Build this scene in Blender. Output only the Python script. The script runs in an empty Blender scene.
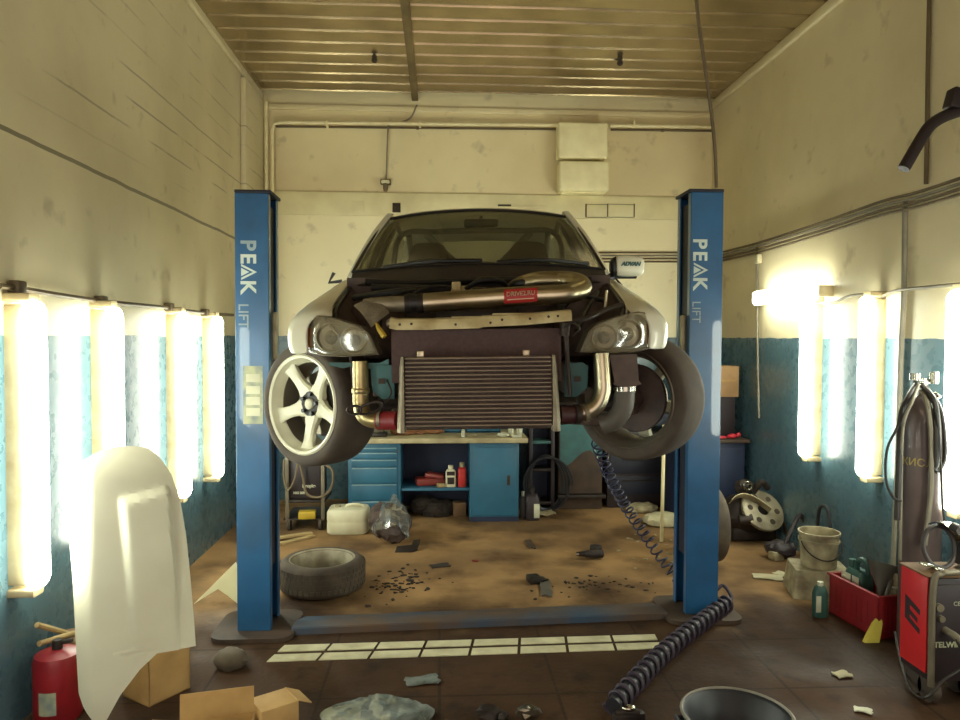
import bpy, bmesh, math, random
from mathutils import Vector, Matrix, Euler
PI = math.pi
rnd = random.Random(11)
COL = bpy.context.scene.collection
SC = bpy.context.scene
V = Vector
# ------------------------------------------------------------------ camera
F = 725.0
CAM = V((0, 0, 1.87)); PITCH = 0.032; YAW = 0.055; ROLL = 0.004
CR = (Matrix.Rotation(-YAW, 3, 'Z') @ Matrix.Rotation(PI/2 - PITCH, 3, 'X') @ Matrix.Rotation(ROLL, 3, 'Z'))
cd = bpy.data.cameras.new('camera'); cam = bpy.data.objects.new('camera', cd); COL.objects.link(cam)
cam.location = CAM; cam.rotation_euler = CR.to_euler(); cd.sensor_width = 36; cd.lens = 36*F/960; cd.clip_start = .05
SC.camera = cam
def ray(px, py):
    return CR @ V(((px-480)/F, -(py-360)/F, -1))
def at(px, py, X=None, Y=None, Z=None):
    "world point on the line of sight of a photo pixel, at a known wall, distance or height"
    d = ray(px, py)
    if X is not None: t = (X-CAM.x)/d.x
    elif Y is not None: t = (Y-CAM.y)/d.y
    else: t = (Z-CAM.z)/d.z
    return CAM + d*t
def on_plane(px, py, p, n):
    d = ray(px, py); t = (V(p)-CAM).dot(V(n))/d.dot(V(n)); return CAM + d*t
# ------------------------------------------------------------------ materials
def lin(c):
    f = lambda x: x/12.92 if x <= .04045 else ((x+.055)/1.055)**2.4
    return tuple(f(v/255) for v in c) + (1,)
MATS = {}
def mat(name, c, rough=.55, metal=0., c2=None, scale=6., amount=.5, bump=0., bscale=60., coat=0., spec=.5, detail=4.):
    m = bpy.data.materials.new(name); m.use_nodes = True; MATS[name] = m
    nt = m.node_tree; N = nt.nodes; L = nt.links; b = N['Principled BSDF']
    b.inputs['Roughness'].default_value = rough; b.inputs['Metallic'].default_value = metal
    b.inputs['Specular IOR Level'].default_value = spec; b.inputs['Coat Weight'].default_value = coat
    tc = N.new('ShaderNodeTexCoord')
    no = N.new('ShaderNodeTexNoise'); no.inputs['Scale'].default_value = scale; no.inputs['Detail'].default_value = detail
    L.new(tc.outputs['Object'], no.inputs['Vector'])
    r = N.new('ShaderNodeValToRGB'); r.color_ramp.elements[0].position = .38; r.color_ramp.elements[1].position = .68
    if c2 is None: c2 = tuple(v*(1-.28*amount) for v in c)
    r.color_ramp.elements[0].color = lin(c); r.color_ramp.elements[1].color = lin(c2)
    L.new(no.outputs['Fac'], r.inputs['Fac']); L.new(r.outputs['Color'], b.inputs['Base Color'])
    if bump:
        n2 = N.new('ShaderNodeTexNoise'); n2.inputs['Scale'].default_value = bscale; L.new(tc.outputs['Object'], n2.inputs['Vector'])
        bp = N.new('ShaderNodeBump'); bp.inputs['Strength'].default_value = bump; bp.inputs['Distance'].default_value = .01
        L.new(n2.outputs['Fac'], bp.inputs['Height']); L.new(bp.outputs['Normal'], b.inputs['Normal'])
    return m
def emit(name, c, s):
    m = bpy.data.materials.new(name); m.use_nodes = True; MATS[name] = m
    b = m.node_tree.nodes['Principled BSDF']
    b.inputs['Base Color'].default_value = lin(c); b.inputs['Emission Color'].default_value = lin(c); b.inputs['Emission Strength'].default_value = s
    return m
def glassy(name, tint, refl=.12, rough=.03, ior=1.5, murk=0., mc=(170, 156, 126)):
    m = bpy.data.materials.new(name); m.use_nodes = True; MATS[name] = m
    nt = m.node_tree; N = nt.nodes; L = nt.links; N.remove(N['Principled BSDF'])
    t = N.new('ShaderNodeBsdfTransparent'); t.inputs['Color'].default_value = tint
    g = N.new('ShaderNodeBsdfGlossy'); g.inputs['Roughness'].default_value = rough
    fr = N.new('ShaderNodeFresnel'); fr.inputs['IOR'].default_value = ior
    ad = N.new('ShaderNodeMath'); ad.operation = 'MULTIPLY_ADD'; ad.inputs[1].default_value = 1.; ad.inputs[2].default_value = refl
    ge = N.new('ShaderNodeNewGeometry'); iv = N.new('ShaderNodeMath'); iv.operation = 'SUBTRACT'; iv.inputs[0].default_value = 1.; L.new(ge.outputs['Backfacing'], iv.inputs[1])
    ml = N.new('ShaderNodeMath'); ml.operation = 'MULTIPLY'; L.new(iv.outputs[0], ml.inputs[1])
    mx = N.new('ShaderNodeMixShader'); L.new(fr.outputs[0], ad.inputs[0]); L.new(ad.outputs[0], ml.inputs[0]); L.new(ml.outputs[0], mx.inputs[0])
    base = t.outputs[0]
    if murk:
        df = N.new('ShaderNodeBsdfDiffuse'); df.inputs['Color'].default_value = lin(mc); m2 = N.new('ShaderNodeMixShader'); m2.inputs[0].default_value = murk
        L.new(t.outputs[0], m2.inputs[1]); L.new(df.outputs[0], m2.inputs[2]); base = m2.outputs[0]
    L.new(base, mx.inputs[1]); L.new(g.outputs[0], mx.inputs[2]); L.new(mx.outputs[0], N['Material Output'].inputs['Surface'])
    return m
M = MATS
CREAM = (226, 214, 178); CREAM2 = (204, 191, 155); BLUE = (84, 112, 122); BLUE2 = (70, 97, 108)
def wall_mat(name, courses=False, split=1.87, cream=CREAM, cream2=CREAM2, blue=BLUE, blue2=BLUE2, rough=(.22, .34)):
    m = bpy.data.materials.new(name); m.use_nodes = True; MATS[name] = m
    nt = m.node_tree; N = nt.nodes; L = nt.links; b = N['Principled BSDF']
    g = N.new('ShaderNodeNewGeometry'); sp = N.new('ShaderNodeSeparateXYZ'); L.new(g.outputs['Position'], sp.inputs[0])
    def noise(sc, det=5, vec=None):
        n = N.new('ShaderNodeTexNoise'); n.inputs['Scale'].default_value = sc; n.inputs['Detail'].default_value = det
        L.new(vec or g.outputs['Position'], n.inputs['Vector']); return n.outputs['Fac']
    def ramp(src, a, c, ca, cb):
        r = N.new('ShaderNodeValToRGB'); e = r.color_ramp.elements; e[0].position = a; e[1].position = c; e[0].color = ca; e[1].color = cb
        L.new(src, r.inputs['Fac']); return r.outputs['Color']
    def math_(op, a, b_):
        n = N.new('ShaderNodeMath'); n.operation = op
        for i, q in enumerate((a, b_)):
            if isinstance(q, (int, float)): n.inputs[i].default_value = q
            else: L.new(q, n.inputs[i])
        return n.outputs[0]
    def mix(f, a, c, bt='MIX'):
        n = N.new('ShaderNodeMix'); n.data_type = 'RGBA'; n.blend_type = bt
        if isinstance(f, (int, float)): n.inputs[0].default_value = f
        else: L.new(f, n.inputs[0])
        for i, q in ((6, a), (7, c)):
            if isinstance(q, tuple): n.inputs[i].default_value = q
            else: L.new(q, n.inputs[i])
        return n.outputs[2]
    cr = ramp(noise(.9), .36, .66, lin(cream), lin(cream2))
    cr = mix(ramp(noise(5, 8), .62, .74, (0, 0, 0, 1), (.35, .35, .35, 1)), cr, lin((128, 108, 74)))
    bl = ramp(noise(1.3), .38, .66, lin(blue), lin(blue2))
    bl = mix(ramp(noise(7, 8), .60, .78, (0, 0, 0, 1), (.2, .2, .2, 1)), bl, lin((58, 66, 66)))
    fac = math_('GREATER_THAN', math_('ADD', sp.outputs['Z'], math_('MULTIPLY', math_('SUBTRACT', noise(6), .5), .03)), split)
    c = mix(fac, bl, cr)
    if courses:     # faint block courses of the upper masonry
        for z, w, k in ((2.83, .012, .75), (3.03, .006, .12), (3.22, .007, .45), (3.41, .007, .5), (3.6, .007, .45), (3.8, .006, .25), (3.99, .007, .4), (4.19, .006, .35)):
            d = math_('ABSOLUTE', math_('SUBTRACT', math_('ADD', sp.outputs['Z'], math_('MULTIPLY', math_('SUBTRACT', noise(2.), .5), .03)), z), 0.)
            line = math_('LESS_THAN', d, w)
            line = math_('MULTIPLY', line, k)
            if k < .7:
                msk = ramp(noise(1.1 + z*.13), .44, .56, (0, 0, 0, 1), (1, 1, 1, 1)); 
                rb = N.new('ShaderNodeRGBToBW'); L.new(msk, rb.inputs[0]); line = math_('MULTIPLY', line, rb.outputs[0])
            c = mix(line, c, lin((78, 66, 46)))
    L.new(c, b.inputs['Base Color'])
    ro = N.new('ShaderNodeMapRange'); L.new(fac, ro.inputs[0]); ro.inputs[3].default_value = rough[0]; ro.inputs[4].default_value = rough[1]
    L.new(math_('ADD', ro.outputs[0], math_('MULTIPLY', noise(14, 6), .12)), b.inputs['Roughness'])
    bp = N.new('ShaderNodeBump'); bp.inputs['Strength'].default_value = .35; bp.inputs['Distance'].default_value = .012
    L.new(math_('ADD', noise(2.2, 3), math_('MULTIPLY', noise(26, 4), .22)), bp.inputs['Height']); L.new(bp.outputs['Normal'], b.inputs['Normal'])
    return m
def floor_mat(name):
    m = bpy.data.materials.new(name); m.use_nodes = True; MATS[name] = m
    nt = m.node_tree; N = nt.nodes; L = nt.links; b = N['Principled BSDF']
    g = N.new('ShaderNodeNewGeometry'); sp = N.new('ShaderNodeSeparateXYZ'); L.new(g.outputs['Position'], sp.inputs[0])
    def noise(sc, det=5):
        n = N.new('ShaderNodeTexNoise'); n.inputs['Scale'].default_value = sc; n.inputs['Detail'].default_value = det
        L.new(g.outputs['Position'], n.inputs['Vector']); return n.outputs['Fac']
    def ramp(src, a, c, ca, cb):
        r = N.new('ShaderNodeValToRGB'); e = r.color_ramp.elements; e[0].position = a; e[1].position = c; e[0].color = ca; e[1].color = cb
        L.new(src, r.inputs['Fac']); return r.outputs['Color']
    def mix(f, a, c, bt='MIX'):
        n = N.new('ShaderNodeMix'); n.data_type = 'RGBA'; n.blend_type = bt
        if isinstance(f, (int, float)): n.inputs[0].default_value = f
        else: L.new(f, n.inputs[0])
        for i, q in ((6, a), (7, c)):
            if isinstance(q, tuple): n.inputs[i].default_value = q
            else: L.new(q, n.inputs[i])
        return n.outputs[2]
    a = ramp(noise(1.1, 6), .34, .68, lin((78, 56, 39)), lin((54, 40, 30)))
    a = mix(ramp(noise(6, 8), .55, .72, (0, 0, 0, 1), (.8, .8, .8, 1)), a, lin((46, 36, 29)))
    br = N.new('ShaderNodeTexBrick'); L.new(g.outputs['Position'], br.inputs['Vector'])
    br.offset = 0; br.inputs['Scale'].default_value = 1; br.inputs['Brick Width'].default_value = .62; br.inputs['Row Height'].default_value = .62
    br.inputs['Mortar Size'].default_value = .009; br.inputs['Mortar Smooth'].default_value = .2
    br.inputs['Color1'].default_value = br.inputs['Color2'].default_value = (0, 0, 0, 1); br.inputs['Mortar'].default_value = (.7, .7, .7, 1)
    a = mix(br.outputs['Color'], a, lin((46, 36, 28)))
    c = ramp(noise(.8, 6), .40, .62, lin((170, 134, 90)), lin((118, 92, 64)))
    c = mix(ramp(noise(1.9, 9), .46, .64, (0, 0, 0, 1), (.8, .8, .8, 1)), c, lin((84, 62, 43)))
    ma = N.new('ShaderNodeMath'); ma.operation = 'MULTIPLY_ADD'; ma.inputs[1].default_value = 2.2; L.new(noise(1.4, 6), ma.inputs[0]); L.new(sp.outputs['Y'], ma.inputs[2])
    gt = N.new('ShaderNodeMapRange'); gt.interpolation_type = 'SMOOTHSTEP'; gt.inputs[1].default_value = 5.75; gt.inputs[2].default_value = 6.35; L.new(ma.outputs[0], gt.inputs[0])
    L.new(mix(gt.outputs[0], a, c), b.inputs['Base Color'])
    r = N.new('ShaderNodeMapRange'); L.new(noise(1.7, 6), r.inputs[0]); r.inputs[1].default_value = .35; r.inputs[2].default_value = .65
    r.inputs[3].default_value = .45; r.inputs[4].default_value = .85; L.new(r.outputs[0], b.inputs['Roughness'])
    b.inputs['Specular IOR Level'].default_value = .12
    bp = N.new('ShaderNodeBump'); bp.inputs['Strength'].default_value = .3; bp.inputs['Distance'].default_value = .01
    L.new(noise(30, 5), bp.inputs['Height']); L.new(bp.outputs['Normal'], b.inputs['Normal'])
    return m
# ------------------------------------------------------------------ mesh builder
def fit(pts, n):
    "smooth open curve through the points"
    P = [V(p) for p in pts]
    if len(P) < 3: return [P[0].lerp(P[1], i/n) for i in range(n+1)]
    Q = [P[0]*2-P[1]] + P + [P[-1]*2-P[-2]]; out = []
    for i in range(1, len(Q)-2):
        k = max(2, n//(len(P)-1))
        for j in range(k):
            t = j/k; a, b, c, d = Q[i-1:i+3]
            out.append(.5*((2*b)+(c-a)*t+(2*a-5*b+4*c-d)*t*t+(3*b-a-3*c+d)*t**3))
    out.append(P[-1]); return out
class MB:
    def __init__(s): s.bm = bmesh.new()
    def add(s, verts, faces):
        vs = [s.bm.verts.new(v) for v in verts]; fs = []
        for f in faces:
            try: fs.append(s.bm.faces.new([vs[i] for i in f]))
            except ValueError: pass
        return vs, fs
    def box(s, c, size, rot=None, bev=0., seg=2):
        c = V(c); h = V(size)/2; R = rot or Matrix.Identity(3)
        if isinstance(R, (tuple, list)): R = Euler(R).to_matrix()
        pts = [c + R @ V((x*h.x, y*h.y, z*h.z)) for x in (-1, 1) for y in (-1, 1) for z in (-1, 1)]
        vs, fs = s.add(pts, [(0, 1, 3, 2), (4, 6, 7, 5), (0, 4, 5, 1), (2, 3, 7, 6), (0, 2, 6, 4), (1, 5, 7, 3)])
        if bev:
            es = list({e for f in fs for e in f.edges})
            bmesh.ops.bevel(s.bm, geom=es, offset=bev, segments=seg, affect='EDGES', profile=.5)
        return s
    def bx(s, lo, hi, bev=0., seg=2):
        lo = V(lo); hi = V(hi); return s.box((lo+hi)/2, (abs(hi.x-lo.x), abs(hi.y-lo.y), abs(hi.z-lo.z)), None, bev, seg)
    def loft(s, rings, closed=True, cap=True):
        n = len(rings[0]); vs = [V(p) for r in rings for p in r]; fs = []
        for i in range(len(rings)-1):
            for j in range(n if closed else n-1):
                k = (j+1) % n; fs.append((i*n+j, i*n+k, (i+1)*n+k, (i+1)*n+j))
        if cap and closed: fs.append(tuple(range(n-1, -1, -1))); fs.append(tuple((len(rings)-1)*n+j for j in range(n)))
        s.add(vs, fs); return s
    def tube(s, pts, r, n=8, loop=False, cap=True):
        P = [V(p) for p in pts]; m = len(P); rings = []; up = None
        for i in range(m):
            if loop: t = P[(i+1) % m]-P[i-1]
            else: t = P[min(i+1, m-1)]-P[max(i-1, 0)]
            if t.length < 1e-9: t = V((0, 0, 1))
            t.normalize()
            if up is None: up = t.orthogonal().normalized()
            up = (up - t*up.dot(t)); up = up.normalized() if up.length > 1e-6 else t.orthogonal().normalized()
            b = t.cross(up); rr = r[i] if isinstance(r, (list, tuple)) else r
            rings.append([P[i] + (up*math.cos(2*PI*k/n) + b*math.sin(2*PI*k/n))*rr for k in range(n)])
        if loop: rings.append(rings[0]); cap = False
        return s.loft(rings, True, cap)
    def cyl(s, a, b, r, r2=None, n=20, cap=True):
        return s.tube([a, b], [r, r if r2 is None else r2], n, cap=cap)
    def lathe(s, prof, c=(0, 0, 0), axis=(0, 0, 1), n=36, closed=False, arc=2*PI, rot=0.):
        ax = V(axis).normalized(); u = ax.orthogonal().normalized()
        if abs(ax.z) > .99: u = V((1, 0, 0))
        w = ax.cross(u); c = V(c); full = abs(arc-2*PI) < 1e-6; rings = []
        for k in range(n if full else n+1):
            a = rot + arc*k/n; d = u*math.cos(a) + w*math.sin(a)
            rings.append([c + d*r + ax*z for r, z in prof])
        m = len(prof); vs = [p for r in rings for p in r]; fs = []
        K = n
        for k in range(K):
            q = (k+1) % n if full else k+1
            for j in range(m if closed else m-1):
                j2 = (j+1) % m; fs.append((k*m+j, q*m+j, q*m+j2, k*m+j2))
        s.add(vs, fs)
        return s
    def prism(s, poly, fr, depth, bev=0.):
        "polygon in the frame fr (4x4), extruded from local z=0 to z=depth"
        n = len(poly); vs = [fr @ V((x, y, 0)) for x, y in poly] + [fr @ V((x, y, depth)) for x, y in poly]
        fs = [tuple(range(n-1, -1, -1)), tuple(range(n, 2*n))] + [(i, (i+1) % n, n+(i+1) % n, n+i) for i in range(n)]
        _, f = s.add(vs, fs)
        if bev: bmesh.ops.bevel(s.bm, geom=list({e for q in f for e in q.edges}), offset=bev, segments=2, affect='EDGES', profile=.5)
        return s
    def grid(s, rows, thick=0.):
        n = len(rows[0]); vs = [V(p) for r in rows for p in r]
        fs = [(i*n+j, i*n+j+1, (i+1)*n+j+1, (i+1)*n+j) for i in range(len(rows)-1) for j in range(n-1)]
        _, f = s.add(vs, fs)
        if thick:
            s.bm.normal_update(); bmesh.ops.solidify(s.bm, geom=f, thickness=thick)
        return s
    def ball(s, c, r, sc=(1, 1, 1), sub=3, jit=0., rot=None):
        R = Matrix.Translation(V(c)) @ (Euler(rot).to_matrix().to_4x4() if rot else Matrix.Identity(4)) @ Matrix.Diagonal((r*sc[0], r*sc[1], r*sc[2], 1))
        o = bmesh.ops.create_icosphere(s.bm, subdivisions=sub, radius=1, matrix=R)
        if jit:
            for v in o['verts']: v.co += V((rnd.uniform(-1, 1), rnd.uniform(-1, 1), rnd.uniform(-1, 1)))*jit
        return s
    def build(s, name, m, parent=None, world=False, ang=38, sub=0, solid=0., bevel=0., fixn=True):
        bm = s.bm
        if solid:
            bm.normal_update(); bmesh.ops.solidify(bm, geom=bm.faces[:], thickness=solid)
        if fixn: bmesh.ops.recalc_face_normals(bm, faces=bm.faces[:])
        if world and parent is not None: bm.transform(W(parent).inverted())
        me = bpy.data.meshes.new(name); bm.to_mesh(me); bm.free()
        me.materials.append(MATS[m] if isinstance(m, str) else m)
        for p in me.polygons: p.use_smooth = True
        me.set_sharp_from_angle(angle=math.radians(ang))
        o = bpy.data.objects.new(name, me); COL.objects.link(o)
        if parent is not None: o.parent = parent
        if bevel:
            b = o.modifiers.new('bevel', 'BEVEL'); b.width = bevel; b.segments = 2; b.limit_method = 'ANGLE'; b.angle_limit = math.radians(40)
        if sub:
            q = o.modifiers.new('subsurf', 'SUBSURF'); q.levels = q.render_levels = sub
        return o
def W(o):
    m = o.matrix_basis.copy(); p = o.parent
    while p is not None: m = p.matrix_basis @ m; p = p.parent
    return m
def thing(name, label, cat, loc=(0, 0, 0), rot=0., group=None):
    o = bpy.data.objects.new(name, None); o.empty_display_size = .1; COL.objects.link(o)
    o.location = loc; o.rotation_euler = rot if isinstance(rot, tuple) else (0, 0, rot)
    o['label'] = label; o['category'] = cat
    if group: o['group'] = group
    return o
def tag(o, label, cat, group=None, kind=None):
    o['label'] = label; o['category'] = cat
    if group: o['group'] = group
    if kind: o['kind'] = kind
    return o
def struct(o): o['kind'] = 'structure'; return o
def solo(mb, name, m, label, cat, base=None, group=None, kind=None, **kw):
    "a thing that is one mesh, its origin moved to its base"
    o = mb.build(name, m, **kw)
    b = V(base) if base is not None else None
    if b is None:
        xs = [v.co for v in o.data.vertices]; b = V((sum(v.x for v in xs)/len(xs), sum(v.y for v in xs)/len(xs), min(v.z for v in xs)))
    o.data.transform(Matrix.Translation(-b)); o.location = b
    return tag(o, label, cat, group, kind)
def copy_tree(o, parent=None):
    c = o.copy(); COL.objects.link(c)
    if parent is not None: c.parent = parent
    for ch in list(o.children): copy_tree(ch, c)
    return c
def text(body, size, fr, name, m, parent=None, world=False, extrude=.0008, wrap=None, bold=0., shear=0.):
    cu = bpy.data.curves.new('t', 'FONT'); cu.body = body; cu.size = size; cu.extrude = extrude; cu.align_x = 'CENTER'; cu.align_y = 'CENTER'
    cu.offset = bold; cu.shear = shear
    t = bpy.data.objects.new('t', cu); COL.objects.link(t)
    dg = bpy.context.evaluated_depsgraph_get(); me = bpy.data.meshes.new_from_object(t.evaluated_get(dg))
    bpy.data.objects.remove(t)
    for v in me.vertices:
        p = v.co
        v.co = wrap(p) if wrap else fr @ p
    if world and parent is not None: me.transform(W(parent).inverted())
    me.materials.clear(); me.materials.append(MATS[m]); me.name = name
    o = bpy.data.objects.new(name, me); COL.objects.link(o)
    if parent is not None: o.parent = parent
    return o
def frame(o, x, y):
    "4x4 frame with the given origin, x axis and y axis"
    x = V(x).normalized(); z = x.cross(V(y)).normalized(); y = z.cross(x)
    return Matrix.Translation(V(o)) @ Matrix((x, y, z)).transposed().to_4x4()
def rrect(w, h, r, k=5, cx=0., cy=0.):
    out = []
    for sx, sy, a0 in ((1, 1, 0), (-1, 1, PI/2), (-1, -1, PI), (1, -1, 1.5*PI)):
        for i in range(k+1):
            a = a0 + PI/2*i/k; out.append((cx + sx*(w/2-r) + r*math.cos(a), cy + sy*(h/2-r) + r*math.sin(a)))
    return out
# ------------------------------------------------------------------ palette
wall_mat('wall_paint'); wall_mat('left_wall_paint', courses=True); wall_mat('back_upper_paint', split=-1, cream=(230, 216, 172), cream2=(214, 197, 154)); floor_mat('floor_concrete')
wall_mat('back_lower_lit_paint', cream=(248, 238, 198), cream2=(240, 228, 186))  # same cream paint, lightened to put the lamp light into its colour
mat('galvanised', (178, 160, 124), .24, .85, (152, 136, 104), 3)
mat('galvanised_dull', (140, 122, 88), .5, .6, (110, 94, 66), 3)
mat('pipe_paint', (236, 224, 180), .4, c2=(222, 208, 162))
mat('box_paint', (244, 234, 188), .6, c2=(232, 220, 172), bump=.3, bscale=12)
mat('trunking', (228, 218, 172), .5, c2=(212, 200, 156), scale=3)
mat('dark_slot', (58, 44, 30), .7)
mat('cable_dark', (44, 38, 34), .5); mat('cable_grey', (136, 128, 110), .5); mat('cable_brown', (104, 88, 62), .6)
emit('lamp_glow', (250, 255, 236), 15.); mat('lamp_body', (205, 190, 150), .5, c2=(170, 150, 112))
mat('lift_blue', (40, 94, 140), .3, c2=(34, 78, 116), scale=3, coat=.3); mat('lift_dark', (30, 32, 48), .6); mat('lift_worn', (88, 66, 46), .65, c2=(50, 70, 90), scale=2.2)
mat('rust_brown', (78, 60, 46), .7, c2=(58, 46, 36)); mat('letter_white', (200, 214, 206), .5); mat('letter_faded', (150, 170, 178), .5)
mat('sticker', (176, 176, 140), .6, c2=(120, 132, 130), scale=14); mat('chrome', (190, 186, 170), .2, 1.)
mat('car_white', (222, 220, 198), .28, c2=(210, 206, 182), scale=3, coat=.4); mat('black_plastic', (50, 42, 40), .5); mat('engine_black', (66, 52, 48), .6, c2=(88, 72, 62), scale=12)
mat('trim_black', (24, 22, 22), .4); mat('interior', (70, 62, 52), .8); mat('seat_fabric', (80, 72, 60), .9); mat('cage_paint', (150, 146, 128), .5)
mat('aluminium', (190, 180, 152), .3, 1., (160, 148, 122), 5); mat('aluminium_dull', (150, 140, 118), .5, .7, (120, 110, 92), 9); mat('rock', (104, 92, 76), .85, c2=(84, 72, 58)); mat('rim_grey', (128, 122, 108), .5); mat('fin_bar', (138, 124, 106), .42, .7); mat('fin_core', (60, 42, 40), .8, c2=(74, 56, 50), scale=60)
mat('gold_pipe', (192, 176, 128), .32, .8, (150, 132, 92), 9); mat('silicone_red', (128, 28, 34), .5); mat('silicone_dark', (58, 26, 28), .5)
mat('support_cream', (196, 182, 136), .55, c2=(160, 140, 96), scale=12); mat('teal_paint', (58, 104, 104), .55, c2=(48, 84, 84), scale=6); mat('yellow_plastic', (196, 164, 46), .5)
mat('red_sticker', (168, 36, 34), .5, amount=.1); mat('sticker_text', (226, 206, 172), .5)
mat('grey_shield', (132, 122, 102), .5, .4, (108, 98, 82), 20, bump=.6, bscale=90)
mat('radiator_black', (74, 54, 52), .8, c2=(82, 62, 58), scale=60)
mat('lamp_housing', (116, 108, 92), .4, .2, (96, 88, 74), 7); mat('reflector', (150, 142, 120), .4, .6); mat('amber', (170, 96, 52), .3)
glassy('lamp_lens', (.9, .9, .84, 1), .05, .12, murk=.3); glassy('car_glass', (.68, .68, .61, 1), .055, .02, murk=.08, mc=(150, 140, 110)); glassy('plastic_film', (.8, .8, .8, 1), .18, .16, murk=.25, mc=(170, 170, 160))
mat('tyre', (64, 54, 46), .8, c2=(80, 68, 54), scale=8); mat('tyre_dusty', (84, 72, 56), .85, c2=(64, 54, 44), scale=8)
mat('wheel_white', (226, 224, 198), .35, c2=(206, 202, 174)); mat('wheel_barrel', (112, 102, 88), .4, .4, (120, 114, 98)); mat('hub_dark', (40, 36, 34), .6)
mat('disc', (120, 112, 98), .4, .9); mat('wheel_dull', (160, 150, 124), .5, .3, (116, 104, 82), 8)
mat('bench_blue', (50, 106, 132), .45, c2=(44, 92, 116), scale=3); mat('bench_dark', (34, 44, 70), .6); mat('worktop', (182, 168, 128), .55, c2=(150, 134, 98)); mat('drawer_line', (140, 170, 178), .4)
mat('hood_white', (216, 212, 188), .5, c2=(204, 198, 172), scale=2); mat('card', (184, 148, 92), .8, c2=(162, 126, 76)); mat('card_dark', (120, 90, 60), .85)
mat('canister_red', (150, 26, 34), .4, c2=(120, 24, 30)); mat('crate_red', (150, 30, 34), .5); mat('welder_red', (206, 40, 44), .4, amount=.2); mat('welder_dark', (46, 36, 38), .5); mat('welder_grey', (122, 112, 92), .5, .3)
mat('green_plastic', (54, 92, 82), .45); mat('pale_label', (206, 204, 176), .6); mat('white_plastic', (214, 208, 176), .5, c2=(196, 186, 150), scale=5); mat('dirty_white', (178, 166, 130), .65, c2=(120, 106, 80), scale=9)
mat('cylinder_brown', (98, 82, 78), .4, c2=(84, 70, 68), scale=5, coat=.2); mat('yellow_text', (176, 156, 84), .6)
mat('hose_blue', (44, 46, 72), .4); mat('hose_purple', (64, 52, 66), .6); mat('steel', (150, 142, 124), .35, .9, (110, 100, 84), 12); mat('dark_metal', (58, 50, 44), .5, .5, (44, 36, 32), 10)
mat('grime', (50, 40, 32), .9, bump=.4); mat('wood', (176, 152, 104), .7, c2=(146, 122, 80), scale=5); mat('paper', (196, 186, 150), .8)
mat('bristle', (200, 180, 70), .8); mat('tub_black', (38, 38, 42), .45); mat('tub_blue', (34, 38, 64), .35); mat('brown_box', (170, 134, 92), .8, c2=(146, 112, 74))
mat('tile_white', (216, 208, 172), .5, c2=(190, 180, 146), scale=9); mat('board_cream', (226, 214, 166), .5, c2=(204, 188, 138), scale=3); mat('sheet_film', (188, 196, 190), .16, .6, (120, 124, 116), 7, bump=1., bscale=14)
mat('oil_can_red', (196, 44, 36), .45); mat('tool_red', (130, 44, 34), .5); mat('grey_plastic', (98, 92, 82), .5)
mat('bent_arm', (44, 32, 36), .55, .1); mat('brick_red', (150, 100, 64), .8); mat('bright_red', (214, 44, 62), .5)
# ------------------------------------------------------------------ the room
XL, XR, YB, YF, ZC = -2.02, 3.14, 8.35, -2.4, 4.56
t = .25
struct(MB().bx((XL-t, YF, -.2), (XR+t, YB+t, 0)).build('floor', 'floor_concrete'))
struct(MB().bx((XL-t, YF, 0), (XL, YB+t, ZC+.3)).build('wall_left', 'left_wall_paint'))
struct(MB().bx((XR, YF, 0), (XR+t, YB+t, ZC+.3)).build('wall_right', 'wall_paint'))
zt = at(480, 196, Y=YB).z; zb = at(480, 218, Y=YB).z
struct(MB().bx((XL, YB, 0), (XR, YB+t, zt)).build('wall_back', 'back_lower_lit_paint'))
struct(MB().bx((XL, YB-.04, zt), (XR, YB+t, ZC+.3)).build('wall_back', 'back_upper_paint'))
# gate lintel and piers at the open end behind the photographer
struct(MB().bx((XL, YF-.2, 3.6), (XR, YF, ZC+.3)).bx((XL, YF-.2, 0), (XL+.6, YF, 3.6)).bx((XR-.6, YF-.2, 0), (XR, YF, 3.6)).build('wall_front', 'wall_paint'))
def ceil_rows():
    per = .262; rows = []
    ys = []; y = YF
    prof = ((0, 0), (.010, .024), (.042, .024), (.052, 0))   # narrow ribs, wide flats
    while y < YB-.02:
        for dy, dz in prof: ys.append((y+dy, dz))
        y += per
    return [(a, b) for a, b in ys if a < YB-.02]
cm = MB(); ra = ceil_rows(); seam = at(411, 60, Z=ZC).x
nx = 10
for x0, x1, dz in ((XL, seam, 0.), (seam, XR, .012)):
    cm.grid([[(x0+(x1-x0)*i/nx, y, ZC+z+dz-.002*math.sin(1.3*i+y)) for i in range(nx+1)] for y, z in ra])
ce = struct(cm.build('ceiling', 'galvanised', ang=10, fixn=False))
struct(MB().bx((XL-t, YF-.2, ZC+.12), (XR+t, YB+t, ZC+.3)).build('ceiling', 'galvanised_dull'))
struct(MB().bx((seam-.035, YF, ZC-.035), (seam+.035, YB-.05, ZC+.02), .006).build('trim_1', 'galvanised_dull'))
struct(MB().bx((XR-.05, YF, ZC-.07), (XR, YB-.05, ZC+.02), .02).build('trim_2', 'wall_paint'))
struct(MB().bx((XL, YF, ZC-.06), (XL+.05, YB-.05, ZC+.02), .02).build('trim_3', 'left_wall_paint'))
p0 = at(240, 100, X=XL)
xp = at(263, 130, Y=p0.y).x
struct(MB().bx((XL, p0.y, 0), (XL+.06, YB, ZC-.08), .015).build('trim_4', 'left_wall_paint'))
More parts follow.
